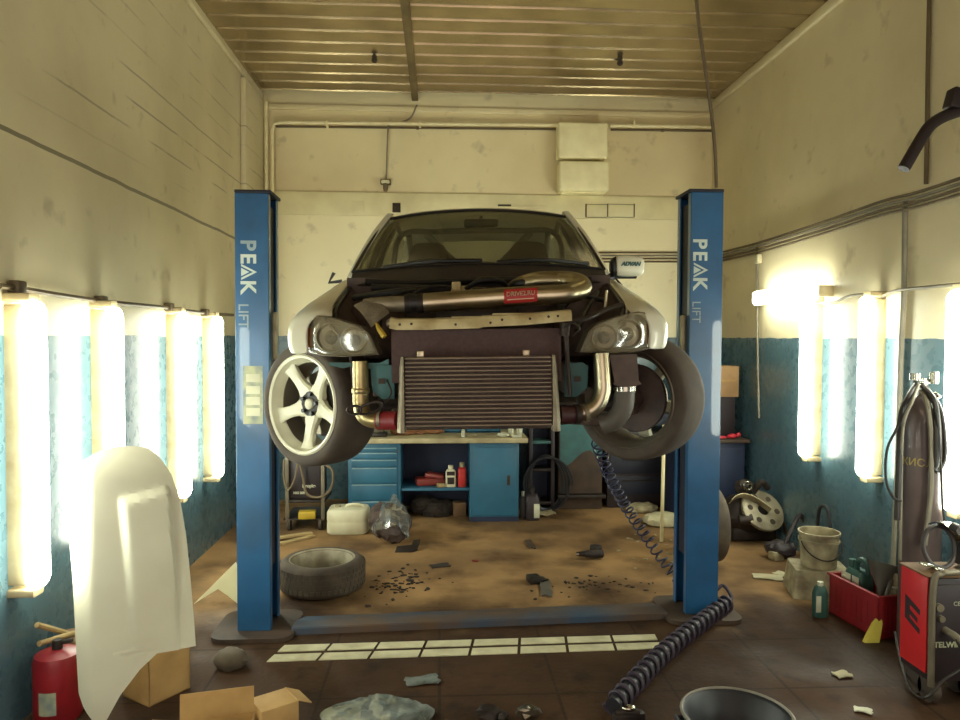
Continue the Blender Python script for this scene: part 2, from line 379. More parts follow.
# cable duct across the back wall with its lids
dk = thing('cable_duct', 'cream boxed cable duct running across the back wall above the car roof', 'cable duct', (.5, YB, zb))
MB().bx((XL+.07, YB-.07, zb), (XR-.02, YB-.041, zt+.01), .008).build('duct_body', 'trunking', dk, world=True)
def rect_on_back(x0, y0, x1, y1, Y):
    a = at(x0, y0, Y=Y); b = at(x1, y1, Y=Y); return a, b
for q in ((586, 204.5, 607, 217), (608, 204.5, 634, 217), (352, 201, 364, 212), (500, 205, 545, 208)):
    a, b = rect_on_back(*q, YB-.07)
    MB().bx((a.x, YB-.079, b.z), (b.x, YB-.0695, a.z), .003).build('duct_lid', 'trunking', dk, world=True)
for q in ((392.5, 203, 400.5, 212.5), (498, 204.5, 511, 206.5)):
    a, b = rect_on_back(*q, YB-.07)
    MB().bx((a.x, YB-.084, b.z), (b.x, YB-.0695, a.z), .002).build('socket_slot', 'dark_slot', dk, world=True)
for x0, x1 in ((586, 607), (608, 634)):
    for y in (204.3, 217.2):
        a, b = rect_on_back(x0, y, x1, y+.6, YB-.07)
        MB().bx((a.x, YB-.082, b.z), (b.x, YB-.0695, a.z)).build('lid_edge', 'cable_brown', dk, world=True)
for x in (586, 607.5, 634):
    a, b = rect_on_back(x-.5, 204, x+.5, 217, YB-.07)
    MB().bx((a.x, YB-.082, b.z), (b.x, YB-.0695, a.z)).build('lid_edge', 'cable_brown', dk, world=True)
# painted service pipe below the ceiling, with the drop in the left corner
pp = thing('heating_pipe', 'long cream painted pipe running under the ceiling along back wall', 'pipe', at(480, 124, Y=YB-.12))
yp = YB-.12
a = at(272, 122, Y=yp); b = at(557.5, 125, Y=yp); c = at(272.5, 300, Y=yp)
MB().tube([c, V((a.x, yp, a.z-.1)), V((a.x+.02, yp, a.z-.02)), V((a.x+.1, yp, a.z)), b], .022, 12).build('pipe_run', 'pipe_paint', pp, world=True, ang=60)
for x in (327, 420):
    q = at(x, 124, Y=yp); MB().bx((q.x-.012, yp-.028, q.z-.03), (q.x+.012, YB-.042, q.z+.03)).build('bracket', 'pipe_paint', pp, world=True)
pq_ = thing('heating_pipe', 'short cream painted pipe running from the vent duct to the right wall', 'pipe', at(660, 126, Y=yp))
b1 = at(609.5, 125.6, Y=yp); b2 = at(717, 127, Y=yp); b2.x = min(b2.x, XR-.005)
MB().cyl(b1, b2, .022, n=12).build('pipe_run', 'pipe_paint', pq_, world=True, ang=60)
q = at(634, 124, Y=yp); MB().bx((q.x-.012, yp-.028, q.z-.03), (q.x+.012, YB-.0402, q.z+.03)).build('bracket', 'pipe_paint', pq_, world=True)
a = at(266.5, 95, Y=yp); c = at(267, 300, Y=yp)
solo(MB().cyl(c, V((c.x, yp, ZC-.1)), .022, n=12).bx((c.x-.012, yp, 3.2), (c.x+.012, YB-.042, 3.24)), 'riser_pipe', 'pipe_paint', 'cream painted vertical pipe in the back left corner beside the pilaster', 'pipe', ang=60)
for (x0, x1, lb) in ((276, 556, 'thin brown strip added as a dark line below the long cream pipe on back wall'), (611, 714, 'thin brown strip added as a dark line below the short cream pipe on back wall')):  # brown strips added to draw the dark line beneath both pipes
    q0 = at(x0, 126.5+(x0-276)*.01, Y=YB-.06); q1 = at(x1, 126.5+(x1-276)*.01, Y=YB-.06)
    solo(MB().cyl(q0, q1, .012, n=8).box((q0+q1)/2+V((0, .008, 0)), (.03, .022, .03)), 'wall_cable', 'cable_brown', lb, 'cable')
# upper ledge strip under the ceiling at the back
struct(MB().bx((XL+.06, YB-.07, ZC-.16), (XR, YB-.041, ZC-.10), .006).build('trim_5', 'back_upper_paint'))
# square duct box on the back wall
vb = thing('vent_duct', 'cream boxed vent duct in two stacked sections on upper back wall', 'vent', at(583, 194, Y=YB-.04))
for (x0, y0, x1, y1, dd) in ((558.5, 121, 608, 158.5, .20), (559.5, 160, 609.5, 191, .23)):
    Yf = YB-.04-dd; a = at(x0, y0, Y=Yf); b = at(x1, y1, Y=Yf)
    MB().bx((a.x, Yf, b.z), (b.x, YB-.041, a.z), .03, 3).build('duct_section', 'box_paint', vb, world=True)
a = at(562, 191, Y=YB-.2); b = at(606, 199, Y=YB-.2)
MB().bx((a.x, YB-.19, zt+.012), (b.x, YB-.041, a.z+.06)).build('duct_neck', 'box_paint', vb, world=True)
# little lamp socket hanging in the middle of the back wall
q = at(385.5, 186, Y=YB-.10)
lk = thing('lamp_socket', 'small ceramic lamp socket fixed on the upper back wall', 'lamp socket', (q.x, YB-.06, q.z))
MB().bx((q.x-.06, YB-.10, q.z+.02), (q.x+.06, YB-.041, q.z+.08), .01).build('mount', 'cable_brown', lk, world=True)
MB().bx((q.x-.045, YB-.13, q.z+.025), (q.x+.045, YB-.10, q.z+.065), .008).build('cover', 'white_plastic', lk, world=True)
MB().lathe([(0, -.09), (.02, -.09), (.028, -.06), (.03, 0), (0, 0)], (q.x, YB-.1, q.z+.03), n=16).build('holder', 'cable_brown', lk, world=True)
w0 = at(386, 181, Y=YB-.06); w1 = at(388, 130, Y=YB-.09); w2 = at(409, 119, Y=YB-.09); w3 = at(417, 105, Y=YB-.09)
solo(MB().tube(fit([w0, w1, w1+V((.03, 0, .06)), w2, w3], 24), .009, 6), 'wire', 'cable_grey', 'thin wire climbing from lamp socket to the ceiling seam', 'wire')
# hooks in the ceiling
for (x, y, lb) in ((374.5, 60, 'small dark hook hanging from ceiling left of the seam'), (620, 63, 'small dark hook hanging from ceiling right of the seam')):
    q = at(x, y, Z=ZC-.035)
    solo(MB().cyl(q+V((0, 0, .055)), q+V((0, 0, .0)), .03, .016, 8).ball(q, .03, sub=2), 'ceiling_hook', 'dark_slot', lb, 'hook', q)
# ------------------------------------------------------------------ tube lamps
def wall_lamp(px0, py0, px1, py1, side, label, Xw, horiz=False, group=None, standoff=.05, wd=.13):
    "a long fluorescent fitting on a side wall between two photo points of its axis"
    s = 1 if side == 'L' else -1; Xa = Xw + s*(standoff+.05)
    a = at(px0, py0, X=Xa); b = at(px1, py1, X=Xa)
    if not horiz: y = (a.y+b.y)/2; a.y = b.y = y
    else: z = (a.z+b.z)/2; a.z = b.z = z
    add_lamp(a, b, s, Xw, label, group, standoff, wd)
    return a, b
def add_lamp(a, b, s, Xw, label, group=None, standoff=.05, wd=.13):
    t = thing('wall_lamp', label, 'lamp', (Xw, (a.y+b.y)/2, min(a.z, b.z)), 0, group)
    d = (b-a).normalized(); L = (b-a).length; side = V((s, 0, 0)).cross(d)
    fr = frame((a+b)/2, d, side)           # x along lamp, y across, z = +-X
    if fr.col[2][0]*s < 0: fr = frame((a+b)/2, d, -side)
    # rounded diffuser, loft along the lamp
    rings = []
    for u, k in ((-.5, .55), (-.49, .8), (-.47, 1), (.47, 1), (.49, .8), (.5, .55)):
        prof = rrect(wd*k, .075*k, .03*k, 4); rings.append([fr @ V((u*L, x, y+.018)) for x, y in prof])
    MB().loft(rings).build('diffuser', 'lamp_glow', t, world=True, ang=50)
    z0 = -(standoff+.05)
    MB().prism(rrect(L*.98, wd*.55, .01, 2), fr @ Matrix.Translation((0, 0, z0)), standoff+.03).build('housing', 'lamp_body', t, world=True)
    for u in (-.515, .515):
        MB().prism(rrect(.04, wd*.7, .01, 3), fr @ Matrix.Translation((u*L, 0, z0)), standoff+.07).build('end_cap', 'lamp_body', t, world=True)
GL = 'tube lamps on the left wall'; GR = 'tube lamps on the right wall'
LL = []
for i, (x, y0, y1, lb) in enumerate(((32, 302, 588, 'bright vertical tube lamp, the one nearest the camera on the left wall'),
        (112, 308, 541, 'bright vertical tube lamp behind the standing white bonnet on left wall'),
        (182, 313, 497, 'bright vertical tube lamp third from front on the left wall'),
        (216, 317, 477, 'bright vertical tube lamp farthest back on left wall, beside the lift column'))):
    LL.append(wall_lamp(x, y0, x, y1, 'L', lb, XL, group=GL))
RL = []
for (x, y0, y1, lb) in ((808, 302, 457, 'bright vertical tube lamp on right wall below the horizontal one'),
        (868, 297, 477, 'bright vertical tube lamp on right wall left of the gas cylinder'),
        (958, 291, 512, 'bright vertical tube lamp cut by the right edge of the picture')):
    RL.append(wall_lamp(x, y0, x, y1, 'R', lb, XR, group=GR))
wall_lamp(757, 296, 819, 294, 'R', 'bright horizontal tube lamp on the right wall above the blue paint', XR, horiz=True)
for yy in (1.9, .4):  # unseen lamps added outside the view to brighten the room
    add_lamp(V((XL+.1, yy, .68)), V((XL+.1, yy, 1.95)), 1, XL, 'added tube lamp on left wall outside the view, brightening the room', GL)
    add_lamp(V((XR-.1, yy+1.2, .8)), V((XR-.1, yy+1.2, 2.05)), -1, XR, 'added tube lamp on right wall outside the view, brightening the room', GR)
# lamp supply wires draped from fitting to fitting
def clip_y(p, dx): return V((p.x+dx, p.y, p.z))
pts = [at(0, 286, X=XL+.03), at(17, 288, X=XL+.03), at(60, 295, X=XL+.03), at(100, 301, X=XL+.03), at(140, 305, X=XL+.03), at(169, 308, X=XL+.03), at(205, 313, X=XL+.03), at(233, 315, X=XL+.03)]
solo(MB().tube(fit(pts, 60), .014, 6), 'supply_cable', 'cable_brown', 'brown supply cable strung along the left wall over the lamp tops', 'cable')
for x, y in ((17, 287), (101, 301), (169, 307), (205, 312.5)):
    q = at(x, y, X=XL+.03)
    o = solo(MB().box(q, (.06, .07, .06), None, .01), 'junction_box', 'cable_brown', 'small brown junction box on cable above a left wall lamp', 'junction box', q, 'junction boxes over the left lamps')
lab = iter(('small brown junction box above the nearest left wall lamp', 'small brown junction box above lamp behind the white bonnet', 'small brown junction box above third left wall lamp', 'small brown junction box above left wall lamp beside lift column'))
for o in COL.objects:
    if o.name.startswith('junction_box'): o['label'] = next(lab)
pts = [at(818, 303, X=XR-.03), at(832, 303, X=XR-.03), at(850, 296, X=XR-.03), at(869, 295, X=XR-.03), at(876, 299, X=XR-.03), at(895, 291, X=XR-.03), at(930, 287, X=XR-.03), at(975, 283, X=XR-.03)]
solo(MB().tube(fit(pts, 60), .011, 6), 'supply_cable', 'cable_grey', 'pale supply cable sagging along the right wall over the lamp tops', 'cable')
# cable bundle on the right wall and across the back wall
for k in range(4):
    o = 0.016*k
    pts = [at(975, 173, X=XR-.03), at(952, 181, X=XR-.03), at(915, 193, X=XR-.03), at(880, 202, X=XR-.03), at(820, 223, X=XR-.03), at(757, 243, X=XR-.03), at(722, 252, X=XR-.03)]
    pts = [p+V((0, 0, -o*2.0)) for p in pts]
    e = pts[-1]; pts += [V((XR-.04, YB-.2, e.z)), V((XR-.2, YB-.035, at(690, 253, Y=YB).z-o*2.2)), V((at(600, 253, Y=YB).x, YB-.035, at(600, 253, Y=YB).z-o*2.2)), V((.9, YB-.035, at(600, 253, Y=YB).z-o*2.2))]
    solo(MB().tube(fit(pts, 90), .010, 6), 'wall_cable', ('cable_brown', 'cable_grey', 'cable_brown', 'cable_brown')[k],
         ('topmost', 'second from top', 'second from bottom', 'bottommost')[k] + ' cable of the bundle climbing the right wall and crossing the back wall', 'cable', None, 'cable bundle on the right wall')
def drop(name, pts, r, m, lb, X=XR-.02):
    return solo(MB().tube(fit([at(x, y, X=X) for x, y in pts], 30), r, 6), name, m, lb, 'cable')
drop('drop_cable', [(757, 247), (757.5, 330), (758, 372), (759, 418)], .011, 'cable_grey', 'pale cable dropping down right wall through the small white switch')
drop('drop_cable', [(905, 200), (904, 290), (902, 330), (899, 420), (896, 500), (893, 570)], .018, 'cable_grey', 'pale conduit dropping down the right wall behind the gas cylinder')
drop('drop_cable', [(930, -30), (928, 60), (927, 130), (926, 184)], .014, 'cable_brown', 'brown cable dropping from ceiling to the bundle on upper right wall')
q = at(758, 259, X=XR-.03)
solo(MB().box(q, (.05, .09, .09), None, .012), 'light_switch', 'white_plastic', 'small white switch box on the right wall under the cable bundle', 'switch', q)
# power cable hanging from the ceiling to the right lift column
pts = [at(694, -20, Y=4.75), at(697, 8, Y=4.8), at(704, 60, Y=4.9), at(711, 110, Y=5.0), at(715, 150, Y=5.05), at(716.5, 188, Y=5.08)]
pts[0].z = max(pts[0].z, 4.4)
solo(MB().tube(fit(pts, 30), .013, 8), 'power_cable', 'cable_brown', 'dark power cable hanging from the ceiling onto right lift column', 'cable')
# white tile strip in the floor
tm = MB()
c00 = at(265, 662.5, Z=0); c10 = at(664, 649, Z=0); c01 = at(283, 646, Z=0); c11 = at(656, 635, Z=0)
nt_ = 8
for r_ in range(2):
    v0, v1 = (0.0, .42) if r_ == 0 else (.60, 1.)
    for k in range(nt_):
        u0, u1 = k/nt_+.004, (k+1)/nt_-.004
        P = lambda u, v: (c00.lerp(c10, u)).lerp(c01.lerp(c11, u), v)
        qd = [P(u0, v0), P(u1, v0), P(u1, v1), P(u0, v1)]
        tm.add([p+V((0, 0, .001)) for p in qd]+[p+V((0, 0, .006)) for p in qd], [(4, 5, 6, 7), (0, 1, 5, 4), (1, 2, 6, 5), (2, 3, 7, 6), (3, 0, 4, 7)])
struct(tm.build('trim_6', 'tile_white'))
# ------------------------------------------------------------------ two post lift
lift = thing('car_lift', 'blue two post lift with white lettering holding up the white car', 'car lift', at(478, 622, Z=0))
def letter_A(fr, s, m, parent):
    "triangle with an inner bar, as the A of the word on the columns"
    mb = MB()
    mb.prism([(-.5*s, -.36*s), (-.36*s, -.36*s), (0, .36*s), (0, .62*s)], fr, .001)
    mb.prism([(.5*s, -.36*s), (0, .62*s), (0, .36*s), (.36*s, -.36*s)], fr, .001)
    mb.prism([(-.26*s, -.36*s), (.26*s, -.36*s), (0, .14*s)], fr, .001)
    return mb.build('letter', m, parent, world=True)
def column(xa, xb, pyb, pyt, inner, faded):
    "front face between photo columns xa..xb, foot at pyb, top at pyt"
    a = at(xa, pyb, Z=0.03); b = at(xb, pyb, Z=0.03); Y = (a.y+b.y)/2; w = b.x-a.x; d = .27
    top = at((xa+xb)/2, pyt, Y=Y).z; o = V(((a.x if inner > 0 else b.x), Y, .03))
    f = lambda x, y: V((o.x+inner*x, o.y+y, 0))
    poly = [(0, 0), (w, 0), (w, .055), (w-.012, .055), (w-.012, .014), (.014, .014), (.014, d-.014), (w-.012, d-.014), (w-.012, d-.055), (w, d-.055), (w, d), (0, d)]
    if inner < 0: poly = [(-x, y) for x, y in poly][::-1]
    c = MB().prism(poly, Matrix.Translation(o), top-.03).build('column', 'lift_blue', lift, world=True, bevel=.004)
    def bxo(x0, x1, y0, y1, z0, z1, bev=.004): 
        p, q = f(x0, y0), f(x1, y1); return MB().bx((min(p.x, q.x), p.y, z0), (max(p.x, q.x), q.y, z1), bev)
    bxo(w-.03, w-.016, .057, d-.057, .4, top-.06).build('dark_infill', 'lift_dark', lift, world=True)  # dark panel added to fill the opening so the inner side looks dark
    bxo(.0, w+.015, -.006, d+.006, top, top+.02).build('top_cap', 'lift_dark', lift, world=True)
    m = MB(); fx = f(w/2, d/2)
    m.prism(rrect(.50, .48, .09, 5), Matrix.Translation((fx.x, fx.y-.02, 0.002)), .028)
    bp = m.build('base_plate', 'rust_brown', lift, world=True)
    bm_ = MB()
    for sx in (-.2, .2):
        for sy in (-.19, .17): bm_.cyl((fx.x+sx, fx.y+sy, .03), (fx.x+sx, fx.y+sy, .055), .014, n=6)
    bm_.build('anchor_bolts', 'steel', bp)
    # gusset in front of the column foot
    # carriage that runs inside the column and carries the arms
    cz = 1.30
    bxo(.03, w-.032, .07, d-.07, cz, cz+.85).build('carriage', 'lift_dark', lift, world=True)
    hd = bxo(w+.001, w+.05, .05, d-.05, cz, cz+.20).build('arm_bracket', 'lift_dark', lift, world=True)
    bxo(w+.002, w+.03, .05, .12, cz+.42, cz+.72, .01).build('hydraulic_guard', 'aluminium_dull', lift, world=True)
    return Y, o, w, d, top, f
CX = at(481, 400, Y=3.05).x
car_rot = Euler((0, -.016, -YAW))
car_m = Matrix.Translation((CX, 3.05, 1.27)) @ car_rot.to_matrix().to_4x4()
cols = []
for args in ((237.5, 270.5, 631, 193, 1, True), (685.5, 718, 614, 192, -1, False)):
    Y, o, w, d, top, f = column(*args); inner = args[4]; cols.append((Y, o, w, d, top, f, inner))
    xc = f(w/2, 0).x
    sz = .155
    def fz(px, py, Yf=Y): return at(px, py, Y=Yf-.0015)
    # lettering reads from top to bottom: x axis points down, y axis points right
    names = (('P', 249), ('E', 270), ('A', 290), ('K', 312)) if False else None
    if inner > 0: spec = (('P', 250, 'letter_faded'), ('E', 266, 'letter_white'), ('A', 276.5, 'letter_white'), ('K', 289, 'letter_white'))
    else: spec = (('P', 243.5, 'letter_white'), ('E', 256, 'letter_white'), ('A', 270, 'letter_white'), ('K', 283.5, 'letter_white'))
    cxp = 247.5 if inner > 0 else 699.5
    if inner > 0: spec = (('P', 245, 'letter_faded'), ('E', 258.5, 'letter_white'), ('A', 272, 'letter_white'), ('K', 287, 'letter_white'))
    for ch, py, mm in spec:
        p = fz(cxp, py); fr = frame(p, (0, 0, -1), (1, 0, 0))
        if ch == 'A': letter_A(frame(fz(cxp-.5, py), (0, 0, -1), (1, 0, 0)), .098, mm, lift)
        else: text(ch, .128, fr, 'letter', mm, lift, True, bold=.0035)
    if inner > 0:
        text('LIFT', .085, frame(fz(243, 316), (0, 0, -1), (1, 0, 0)), 'lettering', 'letter_faded', lift, True, bold=.001)
        q0 = fz(243, 366); q1 = fz(263, 424)
        st = MB().bx((q0.x, Y-.002, q1.z), (q1.x, Y-.0003, q0.z)).build('warning_sticker', 'sticker', lift, world=True)
        k = MB()
        for py in (374, 386, 397, 408): 
            a = fz(246, py); b = fz(260, py+8); k.bx((a.x, Y-.003, b.z), (b.x, Y-.0021, a.z))
        k.build('pictogram', 'pale_label', st, world=True)
    else:
        text('LIFT', .08, frame(fz(696, 312), (0, 0, -1), (1, 0, 0)), 'lettering', 'letter_faded', lift, True)
# low floor plate linking the columns
(YL, oL, wL, dL, tL, fL, _), (YR, oR, wR, dR, tR, fR, _) = cols
x0 = fL(wL, 0).x+.13; x1 = fR(wR, 0).x-.13
m = MB()
def cross(x, k): return [(x, k-.03, .002), (x, k-.028, .042), (x, k-.02, .048), (x, k+.08, .046), (x, k+.26, .008), (x, k+.27, .002)]
m.loft([cross(x0, YL+.02), cross(x1, YR+.02)])
m.build('floor_plate', 'lift_worn', lift, world=True)
# swing arms and pads under the sills
for (Y, o, w, d, top, f, inner) in cols:
    for ly in (1.25, 2.55):
        pad = car_m @ V((-.66*inner, ly, .165)); s0 = f(w+.045, d/2)
        if ly < 2: s0.y -= .05
        else: s0.y += .05
        z = 1.34
        a = V((s0.x, s0.y, z)); b = V((pad.x, pad.y, z)); mid = a.lerp(b, .55)
        dr = (b-a).normalized(); sd = dr.cross(V((0, 0, 1)))
        am = MB().prism(rrect(.10, .07, .01, 2), frame(a, sd, (0, 0, 1)), (mid-a).length*(1 if frame(a, sd, (0, 0, 1)).col[2].to_3d().dot(dr) > 0 else -1)).build('swing_arm', 'lift_dark', lift, world=True)
        MB().prism(rrect(.075, .048, .008, 2), frame(mid, sd, (0, 0, 1)), (b-mid).length*(1 if frame(a, sd, (0, 0, 1)).col[2].to_3d().dot(dr) > 0 else -1)).build('arm_extension', 'lift_dark', am, world=True)
        MB().cyl(b+V((0, 0, -.03)), V((b.x, b.y, pad.z-.016)), .022).cyl(V((b.x, b.y, pad.z-.016)), V((b.x, b.y, pad.z)), .055).build('lift_pad', 'dark_metal', am, world=True)
# ------------------------------------------------------------------ the car (local: x to the photo's right, y away, z up)
car = thing('car', 'white tuned saloon car raised on the lift without bonnet and bumper', 'car', (CX, 3.05, 1.27), tuple(car_rot))
def P(name, mb, m, par=None, **kw): return mb.build(name, m, par or car, **kw)
FE = [(.235, [(.655, .690), (.70, .700), (.74, .694), (.765, .665), (.772, .62), (.768, .56), (.76, .53)]),
      (.265, [(.668, .712), (.722, .724), (.778, .714), (.828, .690), (.858, .65), (.858, .57), (.845, .53)]),
      (.30, [(.672, .726), (.726, .741), (.785, .728), (.845, .700), (.878, .65), (.876, .57), (.862, .535)]),
      (.36, [(.680, .748), (.732, .765), (.79, .752), (.852, .712), (.888, .655), (.885, .60), (.88, .562)]),
      (.48, [(.690, .775), (.740, .792), (.80, .778), (.86, .735), (.893, .685), (.893, .655), (.89, .637)]),
      (.62, [(.700, .805), (.748, .822), (.806, .805), (.862, .760), (.893, .705), (.895, .680), (.893, .662)]),
      (.76, [(.708, .838), (.754, .852), (.81, .83), (.858, .78), (.888, .71), (.892, .67), (.89, .637)]),
      (.90, [(.714, .872), (.758, .884), (.812, .855), (.852, .80), (.878, .71), (.88, .62), (.88, .545)]),
      (1.02, [(.718, .905), (.764, .912), (.814, .875), (.846, .82), (.864, .71), (.868, .55), (.868, .38)]),
      (1.15, [(.72, .938), (.768, .935), (.816, .89), (.842, .83), (.856, .70), (.858, .50), (.85, .27)])]
SIDE = [(1.15, [(.70, .965), (.768, .935), (.816, .89), (.842, .83), (.856, .70), (.858, .50), (.845, .26)]),
        (1.9, [(.715, .965), (.775, .955), (.82, .91), (.848, .84), (.862, .70), (.862, .50), (.845, .25)]),
        (2.55, [(.715, .985), (.775, .975), (.82, .92), (.848, .85), (.862, .71), (.862, .52), (.845, .27)]),
        (2.78, [(.71, .99), (.775, .98), (.825, .925), (.855, .86), (.875, .72), (.88, .60), (.878, .48)]),
        (3.0, [(.70, 1.0), (.77, .99), (.83, .93), (.865, .86), (.888, .73), (.892, .66), (.89, .625)]),
        (3.2, [(.69, 1.0), (.765, .99), (.83, .93), (.865, .86), (.89, .74), (.894, .69), (.892, .665)]),
        (3.4, [(.68, 1.0), (.76, .985), (.825, .925), (.862, .86), (.886, .73), (.892, .66), (.89, .625)]),
        (3.65, [(.66, .99), (.75, .975), (.815, .92), (.85, .85), (.872, .72), (.876, .56), (.86, .42)]),
        (4.0, [(.62, .975), (.70, .965), (.76, .91), (.79, .84), (.80, .72), (.80, .55), (.79, .36)]),
        (4.06, [(.58, .95), (.66, .94), (.70, .89), (.72, .83), (.73, .72), (.73, .56), (.72, .40)])]
for s in (-1, 1):
    P('front_fender', MB().grid([[(s*x, y, z) for x, z in r] for y, r in FE]), 'car_white', solid=.012, sub=1)
    P('rear_quarter', MB().grid([[(s*x, y, z) for x, z in r] for y, r in SIDE]), 'car_white', solid=.012, sub=1)
    # dark seam of the door and its handle
    P('door_seam', MB().tube(fit([(s*.86, 1.25, .30), (s*.866, 1.22, .6), (s*.85, 1.2, .85), (s*.80, 1.2, .935)], 16), .006, 6), 'trim_black')
    P('door_seam', MB().tube(fit([(s*.86, 2.35, .30), (s*.868, 2.35, .6), (s*.855, 2.35, .85), (s*.80, 2.35, .955)], 16), .006, 6), 'trim_black')
    P('door_handle', MB().box((s*.868, 2.2, .80), (.03, .16, .03), None, .01), 'car_white')
    # pillars
    def pil(a, b, wx, wy, m='car_white', nm='pillar', n=6):
        A, B = V(a), V(b); rg = []
        for i in range(n+1):
            k = i/n; c = A.lerp(B, k) + V((s*.012*math.sin(PI*k), 0, .012*math.sin(PI*k)))
            rg.append([c+V((-s*wx, -wy, 0)), c+V((s*wx*.4, -wy*.6, .004)), c+V((s*wx, wy*.6, 0)), c+V((s*wx*.6, wy, -.01)), c+V((-s*wx*.8, wy*.6, -.01))])
        P(nm, MB().loft(rg), m)
    pil((s*.725, 1.10, .955), (s*.568, 1.64, 1.395), .028, .04, nm='windshield_pillar')
    pil((s*.555, 2.72, 1.37), (s*.69, 3.42, .985), .035, .09, nm='rear_pillar')
    pil((s*.76, 2.15, .955), (s*.60, 2.13, 1.38), .02, .05, 'trim_black', nm='door_pillar')
    P('side_window', MB().grid([[(s*.765, 1.2, .955), (s*.77, 2.1, .965), (s*.765, 2.9, .985), (s*.72, 3.3, 1.0)], [(s*.69, 1.42, 1.18), (s*.69, 2.1, 1.19), (s*.67, 2.8, 1.19), (s*.65, 3.05, 1.19)], [(s*.60, 1.68, 1.375), (s*.605, 2.1, 1.395), (s*.595, 2.6, 1.38), (s*.58, 2.75, 1.36)]]), 'car_glass', solid=.004)
    P('sill', MB().box((s*.80, 1.85, .235), (.10, 1.6, .10), None, .02), 'car_white')
def ws(u, v, k=0.):
    b = V((.715*u, .93+.15*u*u, .995-.022*u*u)); t = V((.560*u, 1.575+.05*u*u, 1.416-.04*u*u))
    p = b.lerp(t, v); p.z += .03*math.sin(PI*v)*(1-.3*u*u) + k; return p
# roof
def roofz(y): return 1.422 + .022*math.sin(PI*min(1, max(0, (y-1.58)/1.2))) - .045*max(0, (y-2.4)/.4)**2
rows = [[ws(j/6*1.02, .94, .004) for j in range(-6, 7)], [ws(j/6*1.02, .985, .006) for j in range(-6, 7)]]
for i in range(9):
    y = 1.615 + 1.19*i/8; row = []
    for j in range(-6, 7):
        u = j/6; row.append((u*(.575-.02*abs(y-2.1)), y+.05*u*u*(1-i/8) - .03*u*u*(i/8), roofz(y)-.035*u*u-.022*max(0, abs(u)-.8)*5*.6))
    rows.append(row)
P('roof', MB().grid(rows), 'car_white', solid=.015, sub=1)
P('windshield', MB().grid([[ws(j/8, .935*i/6) for j in range(-8, 9)] for i in range(7)]), 'car_glass', solid=.005, ang=60)
loop = [ws(j/8, 0, .004) for j in range(-8, 9)] + [ws(1, .93*i/6, .004) for i in range(1, 7)] + [ws(j/8, .93, .003) for j in range(7, -9, -1)] + [ws(-1, .93*i/6, .004) for i in range(5, 0, -1)]
P('windshield_seal', MB().tube(loop, .009, 6, loop=True), 'trim_black')
def rw(u, v):
    b = V((.64*u, 3.42-.10*u*u, 1.0)); t = V((.54*u, 2.77-.04*u*u, 1.375-.03*u*u)); return b.lerp(t, v)
P('rear_window', MB().grid([[rw(j/6, i/4) for j in range(-6, 7)] for i in range(5)]), 'car_glass', solid=.005, ang=60)
P('boot_lid', MB().grid([[(.66*u/4, y-.1*(u/4)**2*(y < 3.6), z) for u in range(-4, 5)] for y, z in ((3.42, 1.0), (3.7, 1.005), (3.98, .99), (4.06, .95), (4.08, .75), (4.07, .62))]), 'car_white', solid=.01)
P('rear_panel', MB().box((0, 4.03, .5), (1.40, .05, .30), None, .02), 'car_white')
P('floor_pan', MB().bx((-.78, 1.0, .18), (.78, 4.0, .23), .01), 'engine_black')
# cabin
P('dashboard', MB().loft([[(x, 1.12+.06*abs(x), .93), (x, 1.25, .985), (x, 1.42, .965), (x, 1.48, .85), (x, 1.2, .6)] for x in (-.70, -.4, 0, .4, .70)]), 'interior')
for s in (-1, 1):
    st = P('seat', MB().loft([[(s*.36+x*k, y+.02*abs(x)*4, z) for x, k in ((-.26, w), (-.14, w), (.14, w), (.26, w))] + [(s*.36+x*w, y+.12, z) for x in (.24, -.24)] for y, z, w in ((1.9, .40, 1), (2.0, .70, 1.), (2.08, .95, .98), (2.12, 1.05, .7), (2.16, 1.24, .55), (2.17, 1.29, .4))]), 'seat_fabric', sub=1)
    MB().loft([[(s*.36+x, y, z) for x in (-.25, .25)] + [(s*.36+x, y, z-.14) for x in (.25, -.25)] for y, z in ((1.5, .50), (1.7, .46), (1.95, .44))]).build('cushion', 'seat_fabric', st)
cg = MB()
for s in (-1, 1):
    cg.tube(fit([(s*.66, 1.2, .5), (s*.66, 1.22, .93), (s*.55, 1.62, 1.325), (s*.56, 2.2, 1.35)], 30), .02, 10)
    cg.tube(fit([(s*.64, 2.2, .3), (s*.62, 2.2, 1.0), (s*.56, 2.2, 1.33), (s*.3, 2.2, 1.36), (0, 2.2, 1.365)], 30), .02, 10)
    cg.tube([(s*.38, 2.22, 1.35), (s*.05, 2.28, 1.02)], .026, 10)
    cg.tube([(s*.5, 2.2, 1.34), (s*.55, 3.3, .80)], .02, 10)
P('roll_cage', cg, 'cage_paint', ang=60)
P('rear_shelf', MB().bx((-.66, 2.75, .93), (.66, 3.40, .985), .01), 'interior')
P('steering_wheel', MB().tube([(-.36+.17*math.cos(a), 1.55+.06*math.sin(a), .94+.16*math.sin(a)) for a in [2*PI*i/24 for i in range(24)]], .014, 8, loop=True).cyl((-.36, 1.55, .94), (-.36, 1.40, .90), .03), 'interior')
for (x, y, z) in ((.02, 1.60, 1.325),):
    P('rear_view_mirror', MB().box((x, y, z), (.22, .03, .055), None, .015).cyl((x, y, z+.02), (x, y+.03, 1.37), .01), 'trim_black')
